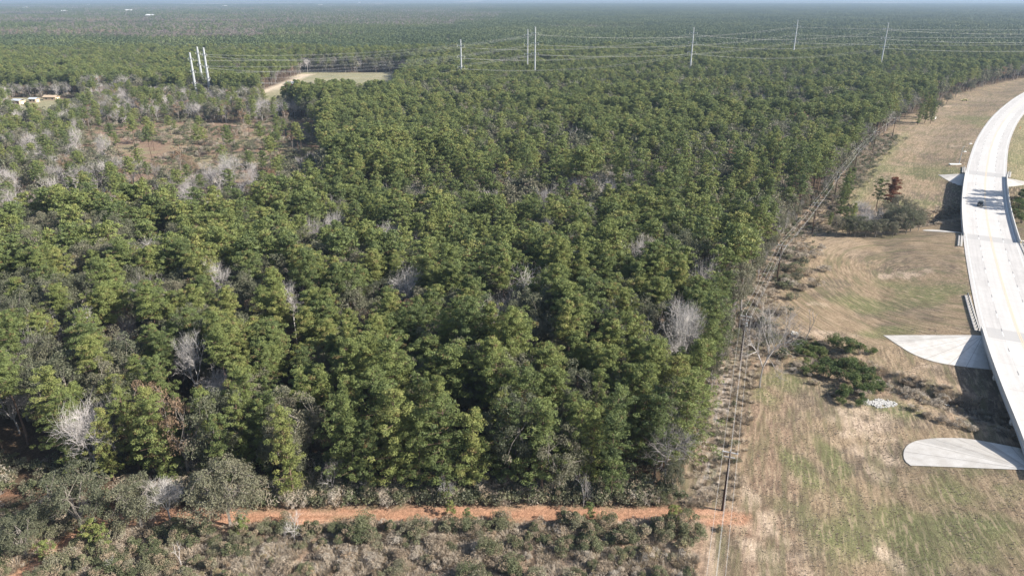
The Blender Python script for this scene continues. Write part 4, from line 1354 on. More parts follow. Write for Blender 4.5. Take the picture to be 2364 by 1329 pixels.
def bare_joined(seed, h, spread, levels, twig):
    a, b = make_bare(seed, h, spread, levels, thick=.2, twig=twig, start=.3, sprays=2)
    out = []
    for m in (a, b):
        co = np.empty(len(m.vertices) * 3, np.float32); m.vertices.foreach_get("co", co)
        out.append((co.reshape(-1, 3), [list(p.vertices) for p in m.polygons]))
    nv = len(out[0][0])
    return mesh_np("mid_bare", np.vstack([out[0][0], out[1][0]]), out[0][1] + [[i + nv for i in f] for f in out[1][1]], M['barebark'])
MIDB = [bare_joined(660 + i, 13, .55 + .08 * i, 4, .04) for i in range(4)]

rest = np.array([i for i in range(len(Xc)) if i not in NEAR])
backrow = (Yc > 866) & (Yc < 900) & (Xc > -260) & (Xc < -100)
tall = tall | backrow
def rest_scatter(name, sel, meshes, pickf, sf, label, cat):
    sel = rest[sel[rest]]
    pts = np.c_[Xc[sel], Yc[sel], ZC[sel]]
    sc = sf(sel)
    scatter(name, pts, R3[sel] * 40, sc, pickf(sel), meshes, label, cat)
rest_scatter("pine_forest", KIND == 'pine', MIDP, lambda s: np.where(tall[s], 6 + (R2[s] * 97).astype(int) % 3, (R2[s] * 97).astype(int) % 6),
             lambda s: np.c_[HS[s] * (.84 + .42 * ((R3[s] * 13.7) % 1)), HS[s] * (.84 + .42 * ((R3[s] * 13.7) % 1)), HS[s]], "dense green pine forest filling the middle distance", "forest")
rest_scatter("oak_woodland", (KIND == 'oak') | (KIND == 'autumn'), MIDO, lambda s: np.where(KIND[s] == 'autumn', 4 + (R2[s] * 97).astype(int) % 2, (R2[s] * 97).astype(int) % 4),
             lambda s: np.c_[HS[s], HS[s], HS[s] * 1.18], "olive and brown broadleaf trees among the middle-distance pines", "woodland")
rest_scatter("bare_woodland", KIND == 'bare', MIDB, lambda s: (R2[s] * 97).astype(int) % 4, lambda s: np.c_[HS[s], HS[s], HS[s] * 1.3],
             "pale leafless trees among the middle-distance pines", "woodland")

# far forest: stands of trees, one stand about 110 m across
def stand(seed, mixkind, size=110.0, n=300):
    rng = np.random.default_rng(seed)
    x = rng.uniform(-size / 2, size / 2, n); y = rng.uniform(-size / 2, size / 2, n)
    Vs = []; Fs = []; T = []; MI = []; nv = 0
    for a, b in zip(x, y):
        k = rng.random()
        kind = 0
        if mixkind == 1: kind = 0 if k < .58 else (1 if k < .82 else 2)
        if mixkind == 2: kind = 0 if k < .12 else (1 if k < .40 else 2)
        if mixkind == 0 and k > .95: kind = 1
        if mixkind == 2 and rng.random() < .3: continue
        h = rng.uniform(11, 23) if kind == 0 else rng.uniform(9, 15)
        R = rng.uniform(2.6, 3.9) if kind == 0 else rng.uniform(4, 6)
        m = 38
        d = rand_dirs(m, rng, -.3)
        C = d * np.array((R, R, h * .28)) * rng.uniform(.55, 1, (m, 1)) + np.array((a, b, h * .70))
        V, F = leaf_quads(C, d + rng.normal(0, .5, (m, 3)), 1.8, 1.2, rng)
        Vs.append(V); Fs.append(F + nv); nv += len(V); T.append(np.clip(rng.random() * .8 + rng.normal(0, .08, m), 0, .9)); MI.append(np.full(m, kind))
    return mesh_np("stand", np.vstack(Vs), np.vstack(Fs), mats=[M['farpine_shaded'], M['oak'], M['greywood']], midx=np.concatenate(MI), fattr={'tint': np.concatenate(T)})
M['farpine_shaded'] = leaf_mat("far_pine_crowns_self_shaded", [(0, (.050, .074, .034)), (.4, (.076, .102, .042)), (.75, (.100, .124, .048)), (1, (.135, .150, .060))], dead=None, trans=.1)  # pine colours darkened to stand in for self-shadow the coarse crowns lack
M['greywood'] = leaf_mat("far_leafless_crowns", [(0, (.16, .13, .115)), (.5, (.22, .185, .165)), (1, (.22, .15, .11))], dead=None)
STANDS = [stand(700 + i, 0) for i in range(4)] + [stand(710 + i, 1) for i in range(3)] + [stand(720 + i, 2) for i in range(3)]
sx, sy = jitter_grid(-9000, 9000, 1095, 11000, 104, 33, .08)
k = (np.abs(sx) < sy * .78 + 150)
sx, sy = sx[k], sy[k]
fm = fbm(sx / 900, sy / 500, 61, 3) + np.clip(-sx / 9000, -.1, .10)
leftness = sst(.10, -.14, sx / sy) * sst(1700, 2300, sy + 650 * sst(-.22, -.5, sx / sy)) * 1.05 + sst(3500, 6500, sy) * sst(.5, -.1, sx / sy) * .15
mixn = fbm(sx / 500, sy / 350, 99, 3)
sel = fm < .695
sx, sy, leftness, mixn = sx[sel], sy[sel], leftness[sel], mixn[sel]
rr = RNG.random(len(sx)); r2 = (RNG.random(len(sx)) * 1000).astype(int)
val = leftness * 1.0 + (mixn - .5) * 1.3 + (rr - .5) * .25
pick = np.where(val > .62, 7 + r2 % 3, np.where(val > .28, 4 + r2 % 3, r2 % 4))
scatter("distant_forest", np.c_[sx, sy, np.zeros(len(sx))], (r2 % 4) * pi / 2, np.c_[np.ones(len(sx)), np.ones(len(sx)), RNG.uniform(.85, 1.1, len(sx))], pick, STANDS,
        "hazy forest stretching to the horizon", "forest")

# ------------------------------------------------------------------ SHRUBS, each its own
sh_n = 0
def bush_at(x, y, kind, sc, label, group, name=None, cat="bush", v=None):
    pool = (CREEKB if 'near creek' in label or 'far bridge' in label else BUSHES) if kind == 'green' else DRYB
    pr = pool[(v if v is not None else random.randrange(99)) % len(pool)]
    put_tree(name or ("green_bush" if kind == 'green' else "dry_bush"), pr, label, cat, (x, y, zg1(x, y)), random.uniform(0, 6.28), sc, group, cname='foliage' if kind == 'green' else 'twigs', tname='stems')
    TAKEN.append((x, y, 1.0 * (sc if not hasattr(sc, '__len__') else sc[0])))

# creek-side green clump, near creek
CR = [(1850, 780, 1.0), (1835, 795, .9), (2010, 895, 1.0), (2030, 880, .9), (1990, 915, .8), (1868, 792, 1.2), (1895, 800, 1.1), (1925, 790, 1.2), (1955, 800, 1.3), (1985, 806, 1.2), (1905, 825, 1.4), (1935, 830, 1.3), (1968, 835, 1.5), (1998, 842, 1.3),
      (1885, 850, 1.0), (1912, 862, 1.3), (1940, 872, 1.3), (1975, 892, 1.7), (2005, 868, 1.3), (1950, 902, 1.0), (1860, 835, .9), (2022, 858, 1.0), (1842, 812, .8)]
rc = np.random.default_rng(4)
CR += [(px + rc.uniform(-34, 34), py + rc.uniform(-12, 22), sc * rc.uniform(.5, .85)) for px, py, sc in CR]
for j, (px, py, sc) in enumerate(sorted(CR)):
    x, y = G(px, py + 10)
    sc *= 1.02
    bush_at(x, y, 'green', (sc, sc, sc * 1.05), "rounded dark green bush, %s from the left in the clump along the near creek" % ORD(j + 1), "green bushes along the near creek", v=j)
CRB = [(1750, 800, 1.0), (1780, 808, 1.1), (1812, 818, 1.1), (1845, 840, 1.0), (1990, 905, 1.1), (2025, 885, 1.2), (2050, 888, 1.2), (2075, 896, 1.1), (2100, 905, 1.3), (2128, 912, 1.3), (2155, 918, 1.2),
       (2110, 940, .9), (2140, 955, .9), (2175, 965, .9), (2215, 975, 1.0), (2240, 985, .8), (1725, 790, 1.0), (1870, 860, .9), (2180, 900, 1.0), (2215, 925, 1.0), (1790, 835, .8), (1830, 850, .8), (1880, 880, .8), (1925, 905, .8)]
for j, (px, py, sc) in enumerate(sorted(CRB)):
    x, y = G(px, py + 8)
    bush_at(x, y, 'dry', (sc * 1.2, sc * 1.2, sc * .8), "brown leafless brush, %s from the left along the near creek" % ORD(j + 1), "brown brush along the near creek", v=j)

# foreground shrub belt below the track
rng = np.random.default_rng(17)
bx, by = jitter_grid(-95, 30, 60, 93, 2.3, 8, .45)
ok = pl_dist(TRACK, bx, by)[0] > 2.6
pxx, pyy, _ = P(bx, by, .8)
ok &= (pyy > 1195) & (bx < 27 + (by - 82) * .3)
bx, by, pxx, pyy = bx[ok], by[ok], pxx[ok], pyy[ok]
dens = fbm(bx / 7, by / 4, 55, 3)
belt = np.exp(-((by - 90.3) / 2.6) ** 2)
pick_ = rng.random(len(bx))
lst = []
for i in range(len(bx)):
    leftz = pxx[i] < 560
    pg = (.36 + 1.0 * belt[i] + (.40 if leftz else 0)) * (dens[i] * 1.9 - .15)
    if leftz and TAKEN and near_taken(bx[i:i + 1], by[i:i + 1], .5)[0]: continue
    if pick_[i] < pg: lst.append((i, 'green'))
    elif pick_[i] < pg + .34: lst.append((i, 'dry'))
fore = {'green': [], 'dry': []}
for i, k in lst: fore[k].append(i)
for k, L_ in fore.items():
    L_.sort(key=lambda i: (max(0, int((93 - by[i]) // 4)), pxx[i]))
    cnt = {}
    for i in L_:
        r = max(0, int((93 - by[i]) // 4)); cnt[r] = cnt.get(r, 0) + 1
        inv_ = in_view(bx[i], by[i], 1, 30)
        s_ = rng.uniform(.6, 1.25) * (1.0 + .15 * belt[i] if k == 'green' else .9)
        rowp = "in row %d below the red track" % (r + 1) if r > 3 else ["just below the red track", "in the second row below the red track", "in the third row below the red track", "in the fourth row below the red track"][max(0, r)]
        if r > 4 and not inv_: continue
        if not inv_ and rng.random() < .5: continue
        lab = ("green leafy shrub" if k == 'green' else "tan leafless shrub") + ", %s from the left %s" % (ORD(cnt[r]), rowp)
        bush_at(bx[i], by[i], k, (s_ * rng.uniform(.9, 1.3), s_, s_ * rng.uniform(.75, 1.1)), lab, "green shrubs in the foreground" if k == 'green' else "leafless shrubs in the foreground")
# shrubs at the foot of the front pines, and grey-green saplings along the right forest edge
fe = resample(np.vstack([[(-44, 96.5), (-20, 98.2), (10, 98.2), (27, 98)], FOREST_EDGE[1:]]), 3.1)
j1 = j2 = 0
for i, (x, y) in enumerate(fe):
    x += rng.uniform(-1.0, .8); y += rng.uniform(-.6, 1.0)
    if y > 420 or rng.random() < .22: continue
    if y < 99.6 and x < 27.5:
        j1 += 1
        bush_at(x, y, 'green' if rng.random() < .62 else 'dry', rng.uniform(.6, 1.1), "low scrubby bush, %s from the left at the foot of the front pines" % ORD(j1), "bushes at the foot of the front pines", name="understory_bush")
    else:
        j2 += 1
        g_ = rng.random() < .55
        s_ = rng.uniform(.9, 1.6)
        if j2 % 3 == 0:
            put_tree("edge_sapling", SMALLB[j2 % 3], "thin grey sapling, %s going away along the right forest edge" % ORD(j2), "tree", (x, y, zg1(x, y)), j2 * 1.3, (.42, .42, rng.uniform(.45, .7)), "grey saplings along the right forest edge", cname='branches')
            continue
        if j2 % 3 == 1:
            q = OAKS[j2 % 6]
            put_tree("edge_tree", q, "small grey-green tree, %s going away along the right forest edge" % ORD(j2), "tree", (x, y, zg1(x, y)), j2 * 1.7, (.36, .36, rng.uniform(.4, .65)), "small trees along the right forest edge")
            continue
        bush_at(x, y, 'green' if g_ else 'dry', (s_, s_, s_ * 1.35), "scrubby tall bush, %s going away along the right forest edge" % ORD(j2), "bushes along the right forest edge", name="edge_bush")
# brushy patch between the pole line and the mid field
PB = [(1820, 585), (1850, 600), (1885, 590), (1835, 625), (1870, 630), (1900, 620), (1820, 655), (1850, 665), (1880, 655), (1800, 640), (1890, 570), (1860, 575), (1740, 730), (1760, 745), (1735, 760), (1765, 770),
      (1785, 755), (1800, 720), (1755, 700), (1775, 680), (1720, 700), (1745, 670), (1790, 775), (1960, 480), (1930, 500), (1905, 520), (1945, 520), (1920, 455)]
for j, (px, py) in enumerate(sorted(PB)):
    x, y = G(px + rng.uniform(-6, 6), py + 6)
    g_ = rng.random() < .3
    s_ = rng.uniform(1.0, 1.6)
    bush_at(x, y, 'green' if g_ else 'dry', (s_ * 1.25, s_ * 1.2, s_ * .95), "%s brush, %s from the left between the wooden poles and the mown field" % ("yellow-green" if g_ else "rusty brown", ORD(j + 1)), "brush beside the wooden poles")
# scattered small green shrubs on the grey strip
for j, (px, py) in enumerate([(1693, 940), (1690, 972), (1668, 972), (1675, 860), (1660, 1062), (1643, 990), (1661, 1225)]):
    x, y = G(px, py)
    bush_at(x, y, 'green', .55, "small green shrub on the grey strip by the wires, %s from the top" % ORD(j + 1), "small shrubs under the wires")

# trees of the small wood between the two creeks and lone trees in the far field
def tree_at(name, pr, px, py_top, h, lab, cat="tree", grp=None, cn='crown', wide=1.0, lean=0.0):
    x, y = at_top(px, py_top, h)
    base = pr[2] if len(pr) > 2 else {id(b): hh for b, hh in zip(BARES, (13, 12, 14, 11, 13, 12))}.get(id(pr), 11)
    s = h / base
    o = put_tree(name, pr, lab, cat, (x, y, zg1(x, y) - .1), random.uniform(0, 6.28), (s * wide, s * wide, s), grp, cname=cn, lean=lean)
    TAKEN.append((x, y, 2)); return o
def base_at(px, py): return G(px, py)
def tree_base(name, pr, px, py, h, lab, cat="tree", grp=None, cn='crown', wide=1.0, lean=0.0, base=None, rz=None):
    x, y = G(px, py)
    b = base or pr[2]; s = h / b
    TAKEN.append((x, y, 2))
    return put_tree(name, pr, lab, cat, (x, y, zg1(x, y) - .1), random.uniform(0, 6.28) if rz is None else rz, (s * wide, s * wide, s), grp, cname=cn, lean=lean)
tm, V, F, tt, _ = make_pine(260, 14, 3.0, .28, nbr=34, per=70, L=.45, W=.14, prad=.85, sparse=.05, trunkr=.2)
REDP = (tm, crown_mesh("rust_crown", V, F, tt, M['rust']), 14)
tree_base("dead_pine", REDP, 2052, 490, 14.5, "rust-red dead pine standing out above the creek wood", "pine")
tm, V, F, tt, _ = make_pine(261, 14, 2.8, .35, nbr=20, per=44, L=.5, W=.16, prad=.85, sparse=.1, trunkr=.2)
tree_base("pine_tree", (tm, crown_mesh("pine_crown", V, F, tt, M['pine']), 14), 2022, 485, 13.5, "green pine just left of the rust-red dead pine", "pine")
WOOD = [(1955, 545, 7, 'g'), (1985, 545, 7, 'g'), (2035, 545, 6, 'g'), (2068, 542, 7, 'g'), (2100, 540, 7, 'g'), (2010, 540, 5, 'g'), (2080, 520, 8, 'o'), (2100, 510, 9, 'o'), (2070, 505, 9, 'o'), (2110, 528, 6, 'o'),
        (1960, 540, 10, 'p'), (1945, 535, 9, 'p'), (1975, 525, 8, 'b'), (2000, 515, 9, 'b'), (2025, 520, 8, 'b'), (1985, 505, 8, 'b'), (2050, 525, 7, 'o'), (2090, 545, 5, 'g')]
WOOD = [(a, b, h * 1.15, k) for a, b, h, k in WOOD] + [(2060, 548, 6, 'g'), (2020, 548, 6, 'g'), (2118, 540, 6, 'g'), (2085, 530, 9, 'o'), (2062, 515, 9, 'o'), (1972, 548, 7, 'g'), (1998, 546, 6, 'g'), (2040, 510, 9, 'o'),
        (1930, 545, 8, 'g'), (1915, 520, 8, 'p'), (1990, 530, 9, 'b'), (2120, 515, 8, 'o')]
for j, (px, py, h, k) in enumerate(sorted(WOOD)):
    lab0 = "%s from the left in the small wood before the mown field"
    if k == 'g': tree_base("young_oak", OAKS[3], px, py, h, ("dark green bushy tree, " + lab0) % ORD(j + 1), "tree", "trees of the small creek wood", wide=.85)
    if k == 'o': tree_base("oak_tree", OAKS[1], px, py, h, ("grey-olive tree, " + lab0) % ORD(j + 1), "tree", "trees of the small creek wood", wide=.95)
    if k == 'p': tree_base("pine_tree", EDGEPINES[1], px, py, h, ("slim pine, " + lab0) % ORD(j + 1), "pine", "trees of the small creek wood")
    if k == 'b': tree_base("bare_tree", BARES[j % 6], px, py, h, ("grey leafless tree, " + lab0) % ORD(j + 1), "tree", "trees of the small creek wood", cn='branches', base=12.5)
for j, (px, py, h, v) in enumerate([(1938, 500, 17, 0), (1948, 478, 17, 2), (1958, 462, 15, 3), (1965, 520, 12, 1)]):
    tree_base("pine_tree", EDGEPINES[v], px, py, h, "narrow grey-green tree, %s in the tall row right of the wires" % ("nearest", "second nearest", "farthest", "lowest")[(1, 2, 0, 3)[j] if False else j] , "tree", "narrow trees right of the wires", wide=.75)
for j, (px, py, h, v) in enumerate([(2118, 288, 15, 0), (2135, 284, 20, 1), (2148, 286, 17, 2), (2128, 276, 19, 3), (2145, 272, 22, 4), (2140, 262, 22, 2)]):
    tree_base("pine_tree", EDGEPINES[v], px, py, h, "dark pine, %s from the left in the clump standing out into the far field" % ORD(j + 1), "pine", "pine clump at the far field")
for j, (px, py, h) in enumerate([(2185, 240, 9), (2165, 255, 8), (2205, 226, 10), (2240, 212, 10)]):
    tree_base("young_oak", OAKS[j % 6], px, py, h, "round green tree, %s from the left at the far field's edge" % ORD(j + 1), "tree", "small trees at the far field edge")
# leafless trees beside the near creek
for px, py, h, v, lab in ((1772, 800, 12, 2, "tall thin leafless tree left of the forked one by the creek"),
                          (1812, 790, 14, 0, "forked leafless tree beside the near creek"),
                          (1862, 786, 11, 2, "crooked leafless tree right of the forked one")):
    x, y = G(px, py)
    pr = SNAGS[v] if px > 1850 else THINB[v % 2]
    put_tree("bare_tree", pr, lab, "tree", (x, y, zg1(x, y) - .1), random.uniform(0, 6.28), (h / 11.5 * .5, h / 11.5 * .5, h / 11.5), None, cname='branches')
x, y = G(1711, 722)
put_tree("dead_snag", SNAGS[0], "dead pale trunk with broken limbs at the forest's right edge", "tree", (x, y, 0), 1.0, .95, None, cname='branches')
x, y = G(418, 1308)
put_tree("dead_snag", SNAGS[1], "crooked white snag rising from the foreground brush", "tree", (x, y, 0), 2.0, .42, None, cname='branches')
x, y = G(262, 1325)
put_tree("dead_snag", SNAGS[2], "short white stump left of the crooked white snag", "tree", (x, y, 0), .5, .3, None, cname='branches')
x, y = G(680, 1250)
put_tree("bare_tree", SMALLB[1], "small silvery leafless tree in the foreground brush", "tree", (x, y, 0), .5, .47, None, cname='branches')
# young pines in the foreground
for j, (px, py, h) in enumerate([(1551, 1215, 4.2), (1362, 1200, 3.4), (1043, 1190, 2.8), (560, 1240, 4), (225, 1262, 5), (245, 1270, 4.4), (1080, 1205, 2.6), (110, 1300, 4)]):
    x, y = G(px, py)
    s_ = h / 5
    put_tree("young_pine", YOUNG[j % 3], ("lone young pine at the right end of the red track", "young pine leaning over the track right of centre", "tiny bright pine at the track's edge near the centre",
             "young yellow-green pine below the big oak", "young pine left of the twin beside the pale path", "young pine right of its twin near the pale path", "small pine just right of the tiny bright pine", "young pine at the lower left corner")[j], "pine",
             (x, y, zg1(x, y)), random.uniform(0, 6), s_, "young pines in the foreground")
# pines right of the far bridge, whose shadows cross its deck
for j, (d, s, h) in enumerate([(15.5, .52, 17), (16, .66, 19), (20, .60, 21), (25, .70, 21), (17, .44, 15), (22, .50, 21), (18.5, .74, 18), (19, .37, 13)]):
    x, y, _, _ = road_at(S2a + (S2b - S2a) * s, d)
    put_tree("pine_tree", PINES[j], "pine standing right of the far bridge, %s towards the camera" % ORD(j + 1), "pine", (x, y, zg1(x, y)), j, h / PINES[j][2], "pines right of the far bridge")
for j, (px, py) in enumerate([(2346, 470), (2352, 490), (2360, 458), (2344, 505), (2358, 515)]):
    x, y = G(px, py)
    bush_at(x, y, 'green', 1.9, "dark bushy growth right of the far bridge, %s from the top" % ORD(j + 1), "dark bushes right of the far bridge")

# ------------------------------------------------------------------ dry brush and grass: nobody could count it
TUFTS = [make_drytuft(800 + i, (130, 170, 110, 150)[i], (.7, .55, .9, .8)[i], (.5, .7, .4, .85)[i]) for i in range(4)]
def tufts(name, x0, x1, y0, y1, n, test, sc0, sc1, lab, seed):
    rng = np.random.default_rng(seed)
    x = rng.uniform(x0, x1, n); y = rng.uniform(y0, y1, n)
    k = test(x, y, rng); x, y = x[k], y[k]
    s = rng.uniform(sc0, sc1, len(x))
    scatter(name, np.c_[x, y, zg(x, y)], rng.uniform(0, 6.28, len(x)), np.c_[s * 1.2, s * 1.2, s], rng.integers(0, 4, len(x)), TUFTS, lab, "dry brush")
tufts("dry_brush", -110, 34, 55, 93.5, 17000, lambda x, y, r: (pl_dist(TRACK, x, y)[0] > 2.2) & (x < 27.5 + (y - 82) * .3) & (fbm(x / 3, y / 3, 5, 2) + r.uniform(-.15, .15, len(x)) > .40), .55, 1.25,
      "tall dry brown brush covering the foreground below the track", 5)
tufts("verge_grass", -45, 30, 93, 100, 1500, lambda x, y, r: (pl_dist(TRACK, x, y)[0] > 2.6) & (r.random(len(x)) < .6), .3, .7, "dry straw grass along the red track", 6)
tufts("creek_brush", 50, 190, 100, 290, 26000, lambda x, y, r: ((pl_dist(CREEK1, x, y)[0] + r.uniform(-2, 2, len(x)) < 5.0) | (pl_dist(CREEK2, x, y)[0] + r.uniform(-2, 2, len(x)) < 5.5)) & (pl_dist(CREEK1, x, y)[0] > .8), .5, 1.1,
      "dry brown brush lining the two creeks", 7)
tufts("roadside_brush", 28, 240, 96, 450, 60000, lambda x, y, r: (pl_dist(np.vstack([[(33, 97)], FOREST_EDGE[1:12] + np.array((4.5, -2))]), x, y)[0] + r.uniform(-1.5, 1.5, len(x)) < 3.6), .35, 1.1,
      "dry brown brush along the foot of the right forest edge", 8)

SHR = []
for i in range(5):
    tm, V, F, tt, _ = make_bush(860 + i, 1.4 + .2 * i, 1.8 + .15 * i, nb=9, per=34, L=.34 if i < 4 else .6, W=.17 if i < 4 else .06)
    SHR.append(joined("mid_bush", tm, V, F, tt, (M['bush'], M['bush'], M['oak'], M['oak'], M['dry'])[i]))
def brush(name, n, x0, x1, y0, y1, test, s0, s1, lab, seed):
    rng = np.random.default_rng(seed)
    x = rng.uniform(x0, x1, n); y = rng.uniform(y0, y1, n)
    k = test(x, y, rng); x, y = x[k], y[k]; s = rng.uniform(s0, s1, len(x))
    scatter(name, np.c_[x, y, zg(x, y)], rng.uniform(0, 6.28, len(x)), np.c_[s * 1.15, s * 1.15, s], rng.integers(0, 5, len(x)), SHR, lab, "brush")
OPENZ = ZO
brush("clearing_brush", 14000, -480, -40, 250, 660, lambda x, y, r: inside(OPENZ, x, y) & ~inside(YARD, x, y) & (fbm(x / 12, y / 12, 6, 3) + r.uniform(-.12, .12, len(x)) > .46), .5, 1.5, "mixed olive and grey brush of the left clearing", 21)
brush("forest_understory", 5200, -110, 120, 92, 300, lambda x, y, r: inside(FOREST, x, y) & (pl_dist(TRACK, x, y)[0] > 3.4) & frustum(x, y) & ((pl_dist(FOREST_EDGE, x, y)[0] < 14) | (y < 112) | (r.random(len(x)) < .25)), .5, 1.35, "low brush under the forest's outer trees", 22)
brush("forest_edge_brush", 700, -60, 29, 96.3, 102.5, lambda x, y, r: (pl_dist(TRACK, x, y)[0] > 2.7) & (y > 97 - .0 * x) & (r.random(len(x)) < .75), .5, 1.3, "grey-green brush where the forest meets the red track", 24)
brush("pole_line_brush", 9000, 30, 240, 98, 450, lambda x, y, r: (pl_dist(np.vstack([[(36, 97)], FOREST_EDGE[1:12] + np.array((6.0, -2.5))]), x, y)[0] + r.uniform(-2.5, 2.5, len(x)) < np.where(y > 150, 5.5, 1.5)) & (pl_dist(PB_[1:], x, y)[0] > .7) & (r.random(len(x)) < np.where(y > 150, .9, .35)), .35, 1.15, "brush and saplings growing along the wooden pole line", 23)
tufts("field_grass", 30, 120, 76, 165, 34000, lambda x, y, r: (x > 31 + (y - 82) * .33) & ~inside(FOREST, x, y) & (pl_dist(CLc, x, y)[0] > 9) & (fbm(x / 4, y / 6, 9, 3) + r.uniform(-.2, .2, len(x)) > .5) & ~inside([(73, 107), (73, 111), (79, 118), (92, 118), (104, 114), (95, 100)], x, y) & ~inside([(95, 163), (95, 157), (100, 147), (106, 145), (118, 144), (120, 160)], x, y), .07, .17,
      "short dry grass clumps on the mown field", 9)

# ------------------------------------------------------------------ RIPRAP
def riprap(label, cx, cy, rx, ry, n, seed):
    rng = np.random.default_rng(seed)
    m = MB()
    for _ in range(n):
        a = rng.uniform(0, 6.28); r = math.sqrt(rng.random())
        x = cx + rx * r * math.cos(a); y = cy + ry * r * math.sin(a); z = zg1(x, y)
        if rng.random() > math.exp(-1.2 * r * r) or fbm(np.array([x * .8]), np.array([y * .8]), seed, 2)[0] < .42: continue
        s = rng.uniform(.08, .24)
        pts = rand_dirs(8, rng) * s * rng.uniform(.7, 1.1, (8, 1)) * np.array((1.2, 1, .7))
        b = [(-1, -1, -1), (1, -1, -1), (1, 1, -1), (-1, 1, -1), (-1, -1, 1), (1, -1, 1), (1, 1, 1), (-1, 1, 1)]
        V = [np.array(q) * s * .6 * rng.uniform(.6, 1.2, 3) + np.array((x, y, z + s * .3)) for q in b]
        m.add(V, [[0, 3, 2, 1], [4, 5, 6, 7], [0, 1, 5, 4], [1, 2, 6, 5], [2, 3, 7, 6], [3, 0, 4, 7]])
    tag(m.build("riprap", M['rock'], None), label, "rocks", kind='stuff')
x, y = G(2025, 932); riprap("white riprap rocks spilled on the near creek's left bank", x, y, 4.2, 1.8, 1500, 1)
x, y = G(2196, 928); riprap("white riprap rocks at the edge of the near bridge's shadow", x, y, 1.4, 2.6, 300, 2)
x, y = G(1836, 770); riprap("small pile of white rocks by the leafless trees", x, y, 1.0, 1.6, 120, 3)

# ------------------------------------------------------------------ WOODEN POWER POLES AND WIRES
PB0_ = [(35.5, 95.9), (54.5, 149.3), (81.0, 200.4), (110.4, 247.7), (139, 296), (170, 346), (203, 396), (238, 444)]
names_ = ["", "wooden power pole nearest the camera where the red track ends", "wooden power pole left of the near creek's bend", "wooden power pole beside the mown field's left corner",
          "wooden power pole by the small creek wood", "wooden power pole left of the small wood's tall narrow trees", "wooden power pole at the start of the far field", "wooden power pole in the middle of the far field's edge",
          "farthest wooden power pole near the dark pine clump"]
tops = []
for i, (x, y) in enumerate(PB_):
    z = zg1(x, y) if i else 0
    a = PB_[min(i + 1, len(PB_) - 1)]; b = PB_[max(i - 1, 0)]
    ang = math.atan2(a[1] - b[1], a[0] - b[0]) - pi / 2
    h = 12.0
    cx, cy = math.cos(ang), math.sin(ang)
    arm = 1.15
    ws = [(x + cx * o, y + cy * o, z + zz) for o, zz in ((-arm, h - .25), (0, h + .35), (arm, h - .25))] + [(x + .15 * cx, y + .15 * cy, z + h - 2.6)]
    tops.append(ws)
    if i == 0: continue
    root = thing("power_pole", names_[i], "power pole", (x, y, z), ang, "wooden power poles")
    MB().tube([(0, 0, -.6), (0, 0, h * .5), (0, 0, h)], [.21, .18, .14], 9).build("shaft", M['woodpole'], root)
    MB().box((0, .16, h - .45), (2.5, .12, .14)).build("crossarm", M['insul'], root)
    MB().box((0, .16, h - 1.35), (1.7, .10, .12)).build("crossarm", M['insul'], root)
    for o in (-arm, arm): MB().tube([(o, .16, h - .38), (o, .16, h - .18)], [.08, .05], 8).build("insulator", M['insul'], root)
    MB().tube([(0, 0, h), (0, 0, h + .3)], [.08, .05], 8).build("insulator", M['insul'], root)
    if i in (2, 5): MB().tube([(.35, .1, h - 2.9), (.35, .1, h - 2.0)], .24, 12).build("transformer", M['steel'], root)

def wire(name, pts, sag, r, label, group, mat='wire', seg=10):
    P3 = []
    for i in range(len(pts) - 1):
        a = np.array(pts[i]); b = np.array(pts[i + 1])
        for k in range(seg if i < len(pts) - 2 else seg + 1):
            t = k / seg; q = a * (1 - t) + b * t; q[2] -= sag * 4 * t * (1 - t); P3.append(q)
    m = MB(); m.tube(P3, r, 4)
    return tag(m.build(name, M[mat], None), label, "wire", group)
for k, nm in enumerate(("left phase wire", "top phase wire", "right phase wire", "lower neutral wire")):
    wire("power_wire", [t[k] for t in tops], .5, .016, "thin %s strung along the wooden poles by the forest edge" % nm, "wires on the wooden poles")

# ------------------------------------------------------------------ STEEL TRANSMISSION POLES
def at_dist(px, D, z):
    dep = D * _c + (CAM_H - z) * _s
    return ((px - 1182) / FPX * dep, D)
def steel_pole(label, px, D, h, r0, r1, arms, arm_side=(1, -1), ang=0.85):
    x, y = at_dist(px, D, h * .5)
    root = thing("transmission_pole", label, "transmission pole", (x, y, 0), ang, "tall steel transmission poles")
    MB().tube([(0, 0, -1), (0, 0, h * .5), (0, 0, h)], [r0, (r0 + r1) / 2, r1], 12).build("shaft", M['steel'], root, smooth=False)
    MB().tube([(0, 0, -.5), (0, 0, .8)], r0 * 1.7, 14).build("foundation", M['concrete'], root)
    att = {}
    for a, zz in enumerate(arms):
        for sd in arm_side:
            L_ = 4.2
            MB().tube([(0, 0, zz - .9), (0, sd * L_ * .6, zz + .1), (0, sd * L_, zz + .35)], [.32, .22, .14], 7).build("arm", M['steel'], root)
            MB().tube([(0, sd * L_, zz + .3), (0, sd * L_, zz - 1.6)], .12, 6).build("insulator", M['insul'], root)
            # world position of the attachment
            wx = x - math.sin(ang) * sd * L_; wy = y + math.cos(ang) * sd * L_
            att[(a, sd)] = (wx, wy, zz - 1.6)
    MB().tube([(0, 0, h - .6), (0, 1.8, h + .2)], [.2, .08], 6).build("shield_arm", M['steel'], root)
    return att
A_ = []
A_.append(steel_pole("rightmost of the three leaning-looking white steel poles at left", 478, 648, 40.5, 1.35, .8, (15, 25, 35)))
A_.append(steel_pole("white steel pole standing right of the far meadow", 1065, 652, 47, 1.0, .5, (24, 33, 42)))
A_.append(steel_pole("steel pole above the grey woods right of centre", 1596, 736, 54, .95, .45, (31, 40, 49)))
A_.append(steel_pole("rightmost steel pole above the forest", 2039, 785, 56.7, .95, .45, (33, 42, 51)))
B_ = []
